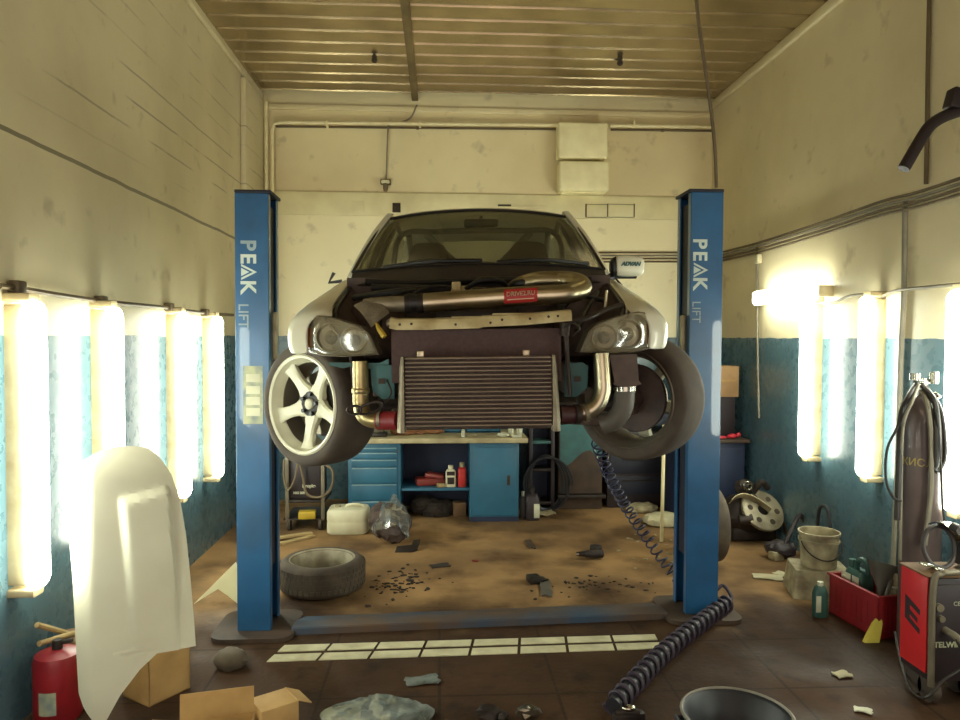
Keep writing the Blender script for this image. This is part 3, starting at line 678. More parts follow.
# wipers and cowl
P('cowl', MB().grid([[(x, .80+.13*(x/.7)**2, .90-.01*(x/.7)**2) for x in [(-.70+.14*i) for i in range(11)]], [(x, .86+.14*(x/.7)**2, .955-.015*(x/.7)**2) for x in [(-.71+.142*i) for i in range(11)]], [(x, .93+.15*(x/.7)**2, .997-.022*(x/.7)**2) for x in [(-.715+.143*i) for i in range(11)]]]), 'black_plastic', solid=.012)
for x0, x1, v1 in ((-.52, .02, .06), (.10, .58, .10)):
    a = ws(x0/.7, .0, .012); b = ws(x1/.66, v1*.3, .014); c = ws((x0+x1)/1.4, v1*.3, .018)
    P('wiper', MB().tube(fit([a, c, b], 14), .011, 6), 'trim_black')
# remaining door mirror and the bare bracket on the other door
mm = MB()
rg = []
for i, (x, k) in enumerate(((.800, .72), (.806, .92), (.83, 1.0), (.92, 1.0), (.955, .9), (.972, .72), (.978, .45))):
    rg.append([(x, 1.205+yy*k+ (x-.8)*.25, 1.005+zz*k) for yy, zz in rrect(.10, .125, .04, 4)])
dm = P('door_mirror', mm.loft(rg), 'car_white', sub=1)
MB().loft([[(x, 1.205+yy*k+(x-.8)*.25+.012, 1.0+zz*k) for yy, zz in rrect(.10, .125, .04, 3)] for x, k in ((.770, .5), (.785, .85), (.805, .98))]).build('mirror_base', 'trim_black', dm)
MB().tube([(.79, 1.22, .945), (.74, 1.2, .93)], .025, 8).tube([(.78, 1.21, .942), (.93, 1.24, .944)], .012, 8).build('mirror_arm', 'trim_black', dm)
text('ADVAN', .034, frame((.885, 1.205-.0520+.02, 1.012), (1, .25, .0), (0, -.12, 1)), 'mirror_lettering', 'teal_paint', dm, extrude=.004, shear=.3, bold=.001)
P('mirror_bracket', MB().tube([(-.80, 1.2, .935), (-.875, 1.2, .928), (-.845, 1.2, .985)], .011, 6), 'trim_black')
# engine bay
P('firewall', MB().bx((-.72, .92, .30), (.72, .96, .93)), 'engine_black')
for s in (-1, 1):
    P('inner_apron', MB().grid([[(s*.69, y, z0), (s*.64, y, z0-.06), (s*.58, y, z0-.12), (s*.56, y, .34)] for y, z0 in ((.20, .69), (.4, .745), (.62, .80), (.95, .88))]), 'engine_black', solid=.01)
    P('strut_tower', MB().lathe([(0, .80), (.05, .80), (.06, .785), (.115, .775), (.135, .74), (.14, .5)], (s*.52, .66, 0), n=24).cyl((s*.52, .66, .80), (s*.52, .66, .84), .012), 'engine_black')
    P('gutter_seal', MB().tube(fit([(s*(r[0][0]-.012), y, r[0][1]-.006) for y, r in FE], 24), .012, 6), 'trim_black')
eb = P('engine_block', MB().bx((-.30, .34, .25), (.30, .9, .64), .03).bx((-.22, .4, .2), (.22, .85, .26), .02), 'engine_black')
cm_ = MB().bx((-.22, .42, .66), (.20, .88, .745), .03, 3)
for k in range(5): cm_.bx((-.19+.08*k, .46, .745), (-.165+.08*k, .84, .76), .005)
cm_.build('cam_cover', 'dark_metal', eb, ang=30)
for (x, y, z, r, h) in ((-.06, .45, .80, .03, .045), (.06, .5, .80, .035, .04)):
    MB().lathe([(0, h), (r*.8, h), (r, h*.8), (r, 0), (r*.7, -.05)], (x, y, z), n=16).build('filler_cap', 'support_cream' if x < 0 else 'trim_black', eb)
MB().box((-.105, .40, .835), (.045, .05, .055), None, .008).cyl((-.13, .40, .82), (-.07, .40, .80), .018).build('bracket', 'support_cream', eb)
P('battery', MB().box((-.50, .78, .72), (.2, .17, .18), None, .01), 'engine_black')
P('reservoir', MB().box((.55, .80, .74), (.14, .2, .16), None, .03), 'dark_metal')
for pts, r in (([(-.62, .55, .80), (-.4, .42, .82), (-.25, .40, .83), (-.13, .42, .83)], .016), ([(-.55, .7, .86), (-.3, .66, .85), (.0, .62, .83), (.3, .66, .84), (.5, .72, .87)], .02),
               ([(-.34, .25, .73), (-.30, .27, .80), (-.2, .36, .84), (-.08, .5, .83)], .008), ([(.12, .6, .82), (.2, .5, .86), (.34, .52, .85), (.4, .6, .78)], .02),
               ([(-.6, .80, .9), (-.35, .82, .89), (0, .80, .9), (.35, .82, .9), (.6, .82, .9)], .018), ([(.45, .28, .62), (.5, .4, .7), (.56, .5, .78), (.60, .62, .82)], .014),
               ([(-.06, .42, .83), (.02, .38, .87), (.12, .45, .86), (.14, .6, .80)], .012), ([(.36, .3, .68), (.42, .35, .76), (.5, .45, .79), (.62, .52, .77)], .012),
               ([(-.46, .3, .6), (-.44, .28, .72), (-.38, .3, .8), (-.2, .5, .85)], .007)):
    P('engine_hose', MB().tube(fit(pts, 30), r, 8), 'trim_black')
P('cone_bolt', MB().cyl((.605, .42, .73), (.61, .42, .815), .010, .007, 8), 'aluminium')
# big polished charge pipe over the engine
ip = P('intake_pipe', MB().tube(fit([(-.52, .27, .745), (-.45, .26, .752), (-.33, .26, .755)], 12), .036, 18), 'aluminium_dull', ang=60)
MB().tube(fit([(-.335, .26, .755), (-.25, .26, .757)], 8), .044, 18).build('hose_joiner', 'trim_black', ip, ang=60)
for x in (-.318, -.268): MB().cyl((x-.008, .26, .756), (x+.008, .26, .756), .047, n=24).build('hose_clamp', 'dark_metal', ip)
P('charge_pipe', MB().tube(fit([(-.25, .26, .757), (0, .26, .772), (.22, .265, .784), (.36, .262, .788), (.43, .275, .797), (.475, .315, .815), (.485, .37, .838), (.46, .425, .858), (.40, .465, .868), (.28, .50, .868), (.19, .56, .84), (.14, .64, .78)], 80), .045, 20), 'aluminium', ang=60)
def wrap_pipe(p):
    th = -PI/2 + .25 + p.y/.0452; x = .19+p.x; k = (x-0)/.22
    c = V((x, .2635, .772+.012*k)); return c + V((0, math.sin(th)*1, -math.cos(th)))*0 + V((0, -math.cos(p.y/.0452+.12), math.sin(p.y/.0452+.12)))*.0475
stk = MB()
n1, n2 = 6, 8
rowsS = [[wrap_pipe(V((-.075+.15*i/n1, -.036+.066*j/n2, 0))) for i in range(n1+1)] for j in range(n2+1)]
sk = stk.grid(rowsS).build('sticker', 'red_sticker', ip, ang=60)
def wrp2(p):
    q = wrap_pipe(V((p.x, p.y+.004, 0))); c = V((q.x, .2635, .772+.012*q.x/.22)); return c+(q-c)*1.04
text('DRIVE2.RU', .0275, None, 'sticker_text', 'sticker_text', sk, wrap=wrp2, bold=.0006)
def wrp3(p):
    q = wrap_pipe(V((p.x, p.y-.019, 0))); c = V((q.x, .2635, .772+.012*q.x/.22)); return c+(q-c)*1.012
MB().grid([[wrp3(V((-.06+.12*i/6, -.002+.004*j, 0))) for i in range(7)] for j in range(2)]).build('sticker_line', 'sticker_text', sk)
# perforated grey heat shield beside the left headlight and its yellow tie
q = [(-.565, .24, .745), (-.49, .27, .782), (-.40, .20, .71), (-.475, .16, .645)]
hs = P('heat_shield', MB().grid([[V(q[0]).lerp(V(q[1]), j/5).lerp(V(q[3]).lerp(V(q[2]), j/5), i/6) + V((0, -.012*math.sin(PI*j/5), .01*math.sin(PI*i/6))) for j in range(6)] for i in range(7)]), 'grey_shield', solid=.006)
P('plastic_tie', MB().tube([(-.45, .13, .665), (-.435, .10, .64), (-.41, .09, .605)], [.006, .012, .014], 6), 'yellow_plastic')
P('plug', MB().ball((-.395, .19, .665), .022, sub=2), 'aluminium_dull')
# radiator and its support
P('radiator', MB().bx((-.385, .12, .40), (.36, .17, .635), .006), 'radiator_black')
sp_ = MB().grid([[(x, .07, z0), (x, .07, z0+.024), (x, .082, z0+.040), (x, .14, z0+.046), (x, .16, z0+.03)] for x, z0 in ((-.385, .640), (-.355, .634), (-.2, .632), (-.19, .634), (0, .636), (.02, .642), (.2, .648), (.40, .664))])
su = P('radiator_support', sp_, 'support_cream', solid=.006)
for x, z in ((-.34, .657), (-.29, .659), (-.1, .654), (.05, .66), (.1, .672), (.22, .675), (.30, .683), (.34, .685)):
    MB().cyl((x, .064, z), (x, .072, z), .006, n=10).build('bolt_hole', 'dark_slot', su)
P('support_shelf', MB().bx((-.12, .10, .676), (.02, .2, .69), .004).bx((.06, .1, .692), (.25, .2, .702), .004), 'support_cream')
# intercooler
ic = P('intercooler', MB().bx((-.315, .012, .222), (.305, .075, .515)), 'fin_core')
NB = 17
for k in range(NB):
    z = .226+.285*k/(NB-1); MB().bx((-.316, -.002, z-.0048), (.306, .07, z+.0048), .0035, 1).build('fin_bar', 'fin_bar', ic)
def tank(s):
    xi = .318 if s < 0 else .308; rg = []
    for z, w0, w1 in ((.195, .034, .07), (.24, .034, .07), (.36, .026, .068), (.47, .020, .06), (.52, .014, .05)):
        rg.append([(s*xi, -.004, z), (s*(xi+w0*.5), -.006, z), (s*(xi+w0), .012, z), (s*(xi+w0), .06, z), (s*xi, .075, z)])
    return MB().loft(rg)
for s in (-1, 1): tank(s).build('end_tank', 'aluminium_dull', ic, bevel=.003)
for x in (-.25, .2): MB().box((x, .03, .528), (.03, .012, .03), None, .003).build('mounting_tab', 'aluminium', ic)
# piping to the intercooler
def hose(name, pts, r, m, n=30): return P(name, MB().tube(fit(pts, n), r, 18), m, ang=60)
h = hose('intercooler_pipe', [(-.522, .12, .50), (-.522, .12, .40), (-.522, .115, .315), (-.505, .10, .262), (-.465, .09, .243), (-.42, .085, .243)], .035, 'gold_pipe')
MB().lathe([(.037, -.012), (.040, -.008), (.040, .008), (.037, .012)], (-.522, .12, .37), n=24).build('weld_bead', 'gold_pipe', h)
h2 = hose('silicone_hose', [(-.44, .085, .243), (-.40, .07, .243), (-.35, .05, .246)], .041, 'silicone_red')
for x in (-.43, -.37): MB().cyl((x-.007, .08, .25), (x+.007, .077, .25), .044, n=24).build('hose_clamp', 'aluminium_dull', h2)
h3 = hose('silicone_hose', [(.34, .05, .262), (.38, .06, .26), (.43, .08, .262)], .040, 'silicone_dark')
for x in (.36, .415): MB().cyl((x-.008, .062, .26), (x+.008, .066, .26), .044, n=24).build('hose_clamp', 'dark_metal', h3)
h4 = hose('intercooler_pipe', [(.42, .08, .262), (.47, .085, .27), (.515, .09, .305), (.535, .095, .36), (.535, .10, .42), (.53, .11, .52)], .036, 'aluminium')
MB().cyl((.448, .08, .262), (.466, .083, .266), .041, n=24).build('hose_clamp', 'aluminium_dull', h4)
P('hanging_clamp', MB().tube([(-.47+.055*math.cos(a), .05, .30+.022*math.sin(a)+.015*math.cos(a)) for a in [2*PI*i/20 for i in range(20)]], .006, 6, loop=True).tube([(-.54+.03*math.cos(a), .05, .292+.018*math.sin(a)) for a in [2*PI*i/20 for i in range(20)]], .006, 6, loop=True).tube(fit([(-.42, .06, .31), (-.38, .06, .36), (-.40, .08, .42)], 10), .004, 5), 'dark_metal')
for s, m_ in ((-1, 'teal_paint'), (1, 'teal_paint')):
    fr = frame((s*.425, .135, .405), (1, 0, 0), (0, 0, 1))
    rl = P('rail_end_plate', MB().prism([(-.055, .06), (-.03, .078), (.05, .075), (.05, -.075), (-.005, -.075), (-.05, -.035)] if s < 0 else [(.055, .06), (.03, .078), (-.05, .075), (-.05, -.075), (.005, -.075), (.05, -.035)], fr, -.012, .003), m_)
    MB().box((s*.43, .121, .41), (.026, .004, .022)).build('square_hole', 'dark_slot', rl)
    P('frame_rail', MB().bx((s*.375, .149, .34), (s*.475, .95, .47), .01), 'engine_black')
P('headlight_bracket', MB().prism([(-.665, .495), (-.44, .49), (-.40, .508), (-.40, .472), (-.47, .462), (-.52, .47), (-.56, .478), (-.6, .468), (-.66, .482)], Matrix(((1, 0, 0, 0), (0, 0, 1, .14), (0, 1, 0, 0), (0, 0, 0, 1))), .012), 'teal_paint')
P('support_strut', MB().cyl((.375, .09, .64), (.39, .09, .34), .011).cyl((.37, .09, .60), (.375, .09, .655), .022), 'dark_metal')
P('wire', MB().tube(fit([(.36, .08, .63), (.40, .05, .655), (.43, .05, .63), (.40, .06, .60)], 14), .005, 6), 'dark_metal')
P('bay_crossbar', MB().tube(fit([(.37, .12, .66), (.47, .12, .675), (.57, .2, .715), (.66, .3, .74)], 14), .012, 8), 'dark_metal')
# air filter box and its duct in the right wheel arch
fb = P('air_box', MB().loft([[(x, y, z) for x, y in ((.57+a, .11), (.70-a*.2+b, .11), (.71+b, .27), (.57+a, .27))] for z, a, b in ((.375, .045, -.02), (.385, .015, .012), (.40, .02, .0), (.505, .0, -.01), (.515, .0, -.01))]), 'engine_black')
d1 = hose('filter_duct', [(.645, .17, .38), (.645, .17, .33), (.635, .17, .27), (.60, .18, .22), (.55, .2, .20)], .045, 'grey_plastic')
MB().cyl((.645, .17, .352), (.645, .17, .372), .049, n=24).build('hose_clamp', 'chrome', d1)
# headlights
HL = [(.44, .527), (.48, .619), (.52, .653), (.652, .694), (.72, .706), (.755, .702), (.788, .665), (.802, .60), (.796, .556), (.78, .536), (.70, .522), (.60, .518)]
def hy(x): return .115 + .17*max(0, (x-.42)/.38)**2
for s in (-1, 1):
    cx = sum(p[0] for p in HL)/len(HL); cz = sum(p[1] for p in HL)/len(HL)
    def ring(k, dy, s=s): return [(s*(cx+(x-cx)*k), hy(cx+(x-cx)*k)+dy, cz+(z-cz)*k) for x, z in HL]
    hl = P('headlight', MB().loft([ring(1.0, .16), ring(1.0, .0), ring(.95, -.004), ring(.93, .028), ring(.05, .034)]), 'lamp_housing', ang=30)
    for (x, z, r) in ((.665, .605, .064), (.555, .590, .056)):
        y = hy(x)+.03
        MB().lathe([(r*1.05, -.004), (r*1.08, -.018), (r, -.020), (r*.86, .0), (r*.5, .002)], (s*x, y, z), (0, 1, 0), n=28).build('reflector', 'reflector', hl)
        MB().lathe([(0, -.022), (r*.3, -.018), (r*.48, -.006), (r*.52, .004)], (s*x, y, z), (0, 1, 0), n=24).build('projector_lens', 'lamp_housing', hl)
    MB().grid([[(s*x, hy(x)+.004+.0*dz, z) for x, z in ((.758, a), (.776, a), (.79, a))] for a, dz in ((.56, 0), (.6, 0), (.65, 0))]).build('indicator', 'amber', hl, solid=.012)
    MB().loft([ring(.97, -.002), ring(.94, -.010), ring(.6, -.014), ring(.05, -.015)], True, False).build('lens', 'lamp_lens', hl, ang=60)
# ---- wheels: axis on local x, outer face towards -x
def make_wheel(name, dull=False, lift_tyre=0):
    w = bpy.data.objects.new(name, None); COL.objects.link(w); w.parent = car
    ax = (-1, 0, 0)
    ty = MB().lathe([(.236, .108), (.248, .116), (.262, .121), (.284, .119), (.296, .112), (.304, .098), (.308, .06), (.309, 0), (.308, -.06), (.304, -.098), (.296, -.112), (.284, -.119), (.262, -.121), (.248, -.116), (.236, -.108)], (0, 0, 0), ax, n=56)
    ty.build('tyre', 'tyre', w, ang=50)
    MB().lathe([(.246, .100), (.248, .118), (.240, .124), (.228, .118), (.224, .10), (.216, .085), (.206, .06)], (0, 0, 0), ax, n=56).build('rim_lip', 'wheel_white', w, ang=50)
    MB().lathe([(.2065, .062), (.200, .02), (.202, -.04), (.214, -.085), (.226, -.10), (.240, -.118), (.247, -.112), (.245, -.098), (.228, -.08), (.215, -.04), (.21, .02), (.222, .07), (.24, .10)], (0, 0, 0), ax, n=56).build('rim_barrel', 'wheel_barrel', w, ang=50)
    for k in range(5):
        th = -PI/2 + 2*PI*k/5; u = V((0, math.cos(th), math.sin(th))); t_ = V((0, -math.sin(th), math.cos(th)))
        rg = []
        for r, hw, f0, th_ in ((.045, .050, .062, .05), (.075, .046, .066, .045), (.10, .034, .07, .04), (.14, .029, .078, .035), (.18, .032, .084, .032), (.20, .038, .088, .03), (.2165, .046, .092, .03)):
            c = u*r; rg.append([c + t_*(hw*a) + V((-(f0-th_*b), 0, 0)) for a, b in ((-1, .25), (-.72, 0), (.72, 0), (1, .25), (.85, 1), (-.85, 1))])
        MB().loft(rg).build('spoke', 'wheel_white', w, ang=40)
    hb = MB().lathe([(0, .062), (.03, .062), (.062, .064), (.070, .058), (.072, .0), (.072, -.04), (0, -.04)], (0, 0, 0), ax, n=30).build('hub', 'hub_dark', w)
    MB().lathe([(0, .082), (.018, .080), (.026, .074), (.028, .05)], (0, 0, 0), ax, n=20).build('hub_cap', 'wheel_white', w)
    for k in range(5):
        th = PI/2+.2+2*PI*k/5; c = V((0, math.cos(th), math.sin(th)))*.05; MB().cyl(c+V((-.055, 0, 0)), c+V((-.08, 0, 0)), .011, n=6).build('wheel_nut', 'trim_black', w)
    MB().lathe([(.06, -.01), (.06, .005), (.155, .005), (.155, -.02), (.06, -.02)], (0, 0, 0), ax, n=40).build('brake_disc', 'disc', w)
    MB().lathe([(.105, .02), (.17, .02), (.17, -.05), (.105, -.05)], (0, 0, 0), ax, n=8, closed=True, arc=1.0, rot=.6).build('brake_caliper', 'hub_dark', w)
    MB().lathe([(0, -.045), (.165, -.045), (.17, -.035), (0, -.03)], (0, 0, 0), ax, n=36).build('splash_shield', 'engine_black', w)
    MB().cyl((.04, 0, 0), (.14, 0, 0), .05).box((.09, 0, .02), (.06, .08, .2), None, .02).build('knuckle', 'engine_black', w)
    return w
wl = make_wheel('front_wheel'); wl.location = (-.803, .57, .277); wl.rotation_euler = (0, .02, math.radians(54))
wr = make_wheel('front_wheel'); wr.location = (.795, .57, .288); wr.rotation_euler = (math.radians(20), 0, math.radians(48)+PI)
# mirrored wheel: inner side must face the camera
wr.rotation_euler = (0, 0, PI+math.radians(50))
for s in (-1, 1):
    w = make_wheel('rear_wheel'); w.location = (s*.77, 3.2, .27); w.rotation_euler = (0, 0, 0 if s < 0 else PI)
    P('damper', MB().cyl((s*.52, .66, .74), (s*.66, .60, .30), .025).cyl((s*.52, .66, .74), (s*.60, .63, .5), .055), 'dark_metal')
    P('control_arm', MB().tube([(s*.33, .60, .19), (s*.6, .58, .17), (s*.74, .57, .20)], [.03, .025, .02], 8), 'engine_black')
    P('tie_rod', MB().tube([(s*.30, .46, .24), (s*.66, .47, .24)], .011, 8), 'dark_metal')
P('subframe', MB().bx((-.38, .45, .15), (.38, .62, .23), .02), 'engine_black')
P('exhaust', MB().tube([(.2, .9, .16), (.2, 2.4, .14), (.3, 3.8, .2)], .035, 10), 'dark_metal')
# ------------------------------------------------------------------ workbench at the back
YBn = at(495, 521.5, Z=0).y
def bp(px, py, Y=None): return at(px, py, Y=Y or YBn)
wz1 = bp(460, 437.5).z; wz0 = bp(460, 442.5).z
yb2 = YBn+.60
# drawer cabinet
a = bp(348, 443); b = bp(400.5, 519)
dc = thing('drawer_cabinet', 'blue metal drawer cabinet under the left half of the workbench top', 'cabinet', ((a.x+b.x)/2, YBn, 0))
MB().bx((a.x, YBn, 0.001), (b.x, yb2, wz0-.002), .004).build('carcass', 'bench_blue', dc, world=True)
zs = [bp(370, y).z for y in (447, 452, 459, 467, 483.5, 500.5, 514)]
for k in range(6):
    dr = MB().bx((a.x+.035, YBn-.018, zs[k+1]+.004), (b.x-.035, YBn-.001, zs[k]-.004), .003).build('drawer', 'bench_blue', dc, world=True)
    MB().bx((a.x+.04, YBn-.026, zs[k]-.016), (b.x-.04, YBn-.0185, zs[k]-.006), .002).build('drawer_pull', 'drawer_line', dr, world=True)
q = bp(397, 451); MB().cyl((q.x, YBn-.012, q.z), (q.x, YBn+.004, q.z), .012, n=12).build('lock', 'chrome', dc, world=True)
a2 = bp(470, 443); b2 = bp(518.5, 522)
cc = thing('door_cabinet', 'blue metal cabinet with one door under right end of workbench', 'cabinet', ((a2.x+b2.x)/2, YBn, 0))
MB().bx((a2.x, YBn, 0.001), (b2.x, yb2, wz0-.002), .004).build('carcass', 'bench_blue', cc, world=True)
do = MB().bx((a2.x+.03, YBn-.016, bp(480, 515).z), (b2.x-.03, YBn-.001, bp(480, 447).z), .004).build('door', 'bench_blue', cc, world=True)
q = bp(508.5, 480); MB().bx((q.x-.016, YBn-.019, q.z-.05), (q.x+.016, YBn-.0155, q.z+.05), .002).build('recessed_handle', 'dark_slot', do, world=True)
MB().bx((a2.x-.001, YBn-.004, .001), (b2.x+.001, YBn+.02, .05)).build('plinth', 'bench_dark', cc, world=True)
wt = solo(MB().bx((a.x-.03, YBn-.06, wz0), (bp(527.5, 440).x, yb2+.03, wz1), .006), 'worktop', 'worktop', 'long pale worktop resting on the two blue cabinets', 'worktop')
bs = thing('bench_shelf', 'open blue shelf with dark blue back between the two cabinets', 'shelf', ((b.x+a2.x)/2, YBn, 0))
zsf = bp(430, 489).z
MB().bx((b.x+.002, YBn+.03, zsf-.025), (a2.x-.002, yb2-.03, zsf), .003).build('shelf_board', 'bench_blue', bs, world=True)
MB().bx((b.x+.002, yb2-.028, zsf-.3), (a2.x-.002, yb2-.012, wz0-.003)).build('back_panel', 'bench_dark', bs, world=True)
# things on the shelf
def can(px0, px1, py0, py1, Y, d, name, m, label, cat, cap=None, capm=None, group=None, z=None, capw=.4):
    p = at(px0, py1, Y=Y); q = at(px1, py0, Y=Y); z0 = z if z is not None else p.z
    t = thing(name, label, cat, ((p.x+q.x)/2, Y+d/2, z0), 0, group)
    w = q.x-p.x; h = q.z-z0; hc = h*(.18 if cap else 0); cx = (p.x+q.x)/2
    rg = [[(cx+x, Y+d/2+y, z0+zz) for x, y in rrect(w*k, d*k, min(w, d)*.25*k, 4)] for zz, k in ((.001, .95), (.01, 1), ((h-hc)*.82, 1), ((h-hc)*.95, .8), (h-hc, .5))]
    body = MB().loft(rg).build('body', m, t, world=True)
    if cap: MB().cyl((cx, Y+d/2, z0+h-hc-.005), (cx, Y+d/2, z0+h), w*capw*.5, n=16).build('cap', capm or cap, t, world=True)
    return t, (cx, z0, w, h)
t_, g_ = can(445.5, 456, 466, 486.5, YBn+.08, .09, 'oil_can', 'white_plastic', 'pale can with dark label beside the red bottle on bench shelf', 'can', 'white_plastic', z=zsf, capw=.5)
MB().bx((g_[0]-.04, YBn+.076, zsf+.12), (g_[0]+.04, YBn+.081, zsf+.16)).bx((g_[0]-.035, YBn+.076, zsf+.03), (g_[0]+.035, YBn+.081, zsf+.10)).build('label', 'dark_metal', t_, world=True)
can(458, 466.5, 463, 485.5, YBn+.07, .08, 'red_bottle', 'oil_can_red', 'red bottle with pale top at right end of the bench shelf', 'bottle', 'dirty_white', z=zsf, capw=.6)
p = at(430, 484, Y=YBn+.15)
solo(MB().box((p.x, YBn+.22, zsf+.04), (.30, .18, .075), (0, 0, .15), .02).box((p.x+.05, YBn+.2, zsf+.1), (.20, .14, .05), (0, .1, -.2), .02), 'tool_case', 'tool_red', 'dull red tool bag on left part of the bench shelf', 'tool bag', (p.x, YBn+.22, zsf))
p = at(441, 485.5, Y=YBn+.05)
solo(MB().box((p.x, YBn+.09, zsf+.02), (.08, .07, .036), (0, 0, .2), .006), 'small_box', 'wood', 'small tan box lying before the tool bag on bench shelf', 'box', (p.x, YBn+.09, zsf))
p = at(430, 513, Z=0)
sk_ = MB()
for k in range(5): sk_.ball((p.x-.08+.06*k, YBn+.3+.04*math.sin(k*2), .08+.03*math.cos(k)), .12, (1.1, 1, .75), 3, .012)
solo(sk_, 'sack', 'grime', 'brown sack slumped on the floor under the bench shelf', 'sack')
p = at(459, 514, Z=0)
solo(MB().box((p.x, YBn+.25, .075), (.13, .12, .148), (0, 0, .1), .006), 'carton', 'card_dark', 'small tan carton under the bench shelf beside the brown sack', 'box', (p.x, YBn+.25, 0))
# things on the worktop
def on_top(px, Yo): return at(px, 440, Y=YBn+Yo).x
x = on_top(379, .1)
vi = thing('bench_vice', 'grey bench vice bolted to left end of the worktop', 'vice', (x, YBn+.12, wz1))
MB().box((x, YBn+.12, wz1+.02), (.16, .14, .04), None, .008).build('vice_base', 'dark_metal', vi, world=True)
MB().box((x, YBn+.14, wz1+.09), (.10, .12, .10), None, .012).box((x, YBn+.02, wz1+.10), (.10, .05, .08), None, .008).build('vice_jaw', 'welder_grey', vi, world=True)
MB().cyl((x-.08, YBn-.03, wz1+.09), (x+.08, YBn-.03, wz1+.09), .008).cyl((x, YBn-.03, wz1+.09), (x, YBn+.1, wz1+.09), .014).build('vice_handle', 'steel', vi, world=True)
x = on_top(405, .3); solo(MB().ball((x, YBn+.25, wz1+.03), .14, (1.1, .6, .22), 3, .008).ball((x+.14, YBn+.27, wz1+.025), .10, (1, .7, .22), 3, .006), 'rag', 'brick_red', 'orange rag heaped on the worktop below the intercooler', 'rag', (x, YBn+.25, wz1))
x = on_top(434, .3); solo(MB().ball((x, YBn+.3, wz1+.025), .09, (1.2, .8, .28), 3, .006), 'rag', 'brick_red', 'small orange rag beside the blue boxes on worktop', 'rag', (x, YBn+.3, wz1))
for x0, x1, lb in ((444, 461, 'left blue parts tray at back of the worktop'), (466, 500, 'longer blue parts tray at back of the worktop')):
    p0_ = on_top(x0, .42); p1_ = on_top(x1, .42)
    tb = MB().bx((p0_, YBn+.36, wz1+.001), (p1_, YBn+.56, wz1+.015)).bx((p0_, YBn+.36, wz1), (p1_, YBn+.37, wz1+.11), .004).bx((p0_, YBn+.55, wz1), (p1_, YBn+.56, wz1+.13), .004).bx((p0_, YBn+.36, wz1), (p0_+.01, YBn+.56, wz1+.12)).bx((p1_-.01, YBn+.36, wz1), (p1_, YBn+.56, wz1+.12))
    solo(tb, 'parts_tray', 'bench_blue', lb, 'tray', ((p0_+p1_)/2, YBn+.46, wz1))
x = on_top(463, .1); solo(MB().lathe([(0, 0), (.018, 0), (.018, .055), (.014, .06), (.014, .075), (0, .075)], (x, YBn+.05, wz1), n=16), 'small_bottle', 'pale_label', 'tiny white bottle at middle of the worktop', 'bottle')
x = on_top(472, .1); solo(MB().box((x, YBn+.12, wz1+.007), (.09, .05, .012), (0, 0, .2), .003), 'spanner_box', 'dirty_white', 'flat grey packet lying on the worktop beside tiny bottle', 'packet', (x, YBn+.12, wz1))
for k, (px, lb) in enumerate(((511, 'left of two white paper cups at worktop right end'), (519.5, 'right of two white paper cups at worktop right end'))):
    x = on_top(px, .12); solo(MB().lathe([(0, 0), (.026, 0), (.036, .11), (.038, .112), (.034, .11), (.025, .006), (0, .006)], (x, YBn+.12, wz1), n=20), 'paper_cup', 'pale_label', lb, 'cup', None, 'paper cups on the worktop')
x = on_top(503, .03); solo(MB().ball((x, YBn+.03, wz1+.022), .05, (1.2, .7, .45), 3, .004), 'rag', 'pale_label', 'crumpled white tissue before the cups on worktop', 'tissue', (x, YBn+.03, wz1))
x = on_top(516.5, .0); solo(MB().box((x, YBn-.01, wz1+.013), (.10, .06, .024), (0, 0, .05), .004), 'soap_box', 'pale_label', 'small white box lying before the cups on worktop', 'box', (x, YBn-.01, wz1))
# ------------------------------------------------------------------ welding machine trolley behind the left wheel
def floor_pt(px, py): return at(px, py, Z=0)
p = floor_pt(303, 531); Yw = p.y
wt_ = thing('welder_trolley', 'brown welding machine on a wheeled trolley behind the hanging left wheel', 'welding machine', (p.x, Yw+.2, 0))
x0 = at(283, 500, Y=Yw).x; x1 = at(325, 500, Y=Yw).x; zt_ = at(300, 455, Y=Yw).z
MB().bx((x0+.04, Yw+.04, .30), (x1-.05, Yw+.45, zt_), .015).build('machine_case', 'welder_dark', wt_, world=True)
MB().bx((x0, Yw, .10), (x1, Yw+.5, .12), .008).bx((x0, Yw, .27), (x1, Yw+.45, .295), .006).build('trolley_deck', 'dark_metal', wt_, world=True)
for xx in (x0+.02, x1-.04): MB().bx((xx, Yw, .1), (xx+.035, Yw+.03, zt_+.05), .004).build('trolley_post', 'welder_grey', wt_, world=True)
for xx in (x0+.05, x1-.05):
    for yy in (Yw+.04, Yw+.42): MB().cyl((xx-.015, yy, .061), (xx+.015, yy, .061), .06, n=20).build('caster', 'tyre', wt_, world=True)
for py, k, s_, tx in ((486, 12, .042, 'Kropka'), (493, 9, .030, 'MIG 200')):
    text(tx, s_, frame(at(309 if py < 490 else 299, py, Y=Yw+.038), (1, 0, 0), (0, 0, 1)), 'front_lettering', 'pale_label', wt_, True, bold=.002)
solo(MB().tube(fit([at(318, 462, Y=Yw-.05), at(332, 470, Y=Yw-.1), at(331, 488, Y=Yw-.1), at(320, 497, Y=Yw-.08), at(307, 494, Y=Yw-.06), at(303, 478, Y=Yw-.05), at(300, 462, Y=Yw-.05)], 40), .012, 8), 'welder_cable', 'cable_brown', 'looped brown torch cable hanging on the welding machine trolley', 'cable')
solo(MB().tube(fit([at(298, 460, Y=Yw-.05), at(295, 478, Y=Yw-.07), at(288, 490, Y=Yw-.07), at(284, 478, Y=Yw-.05), at(284, 460, Y=Yw-.04)], 30), .010, 8), 'welder_cable', 'cable_brown', 'shorter brown cable loop at left of the welding machine', 'cable')
p = at(312, 512, Y=Yw+.1)
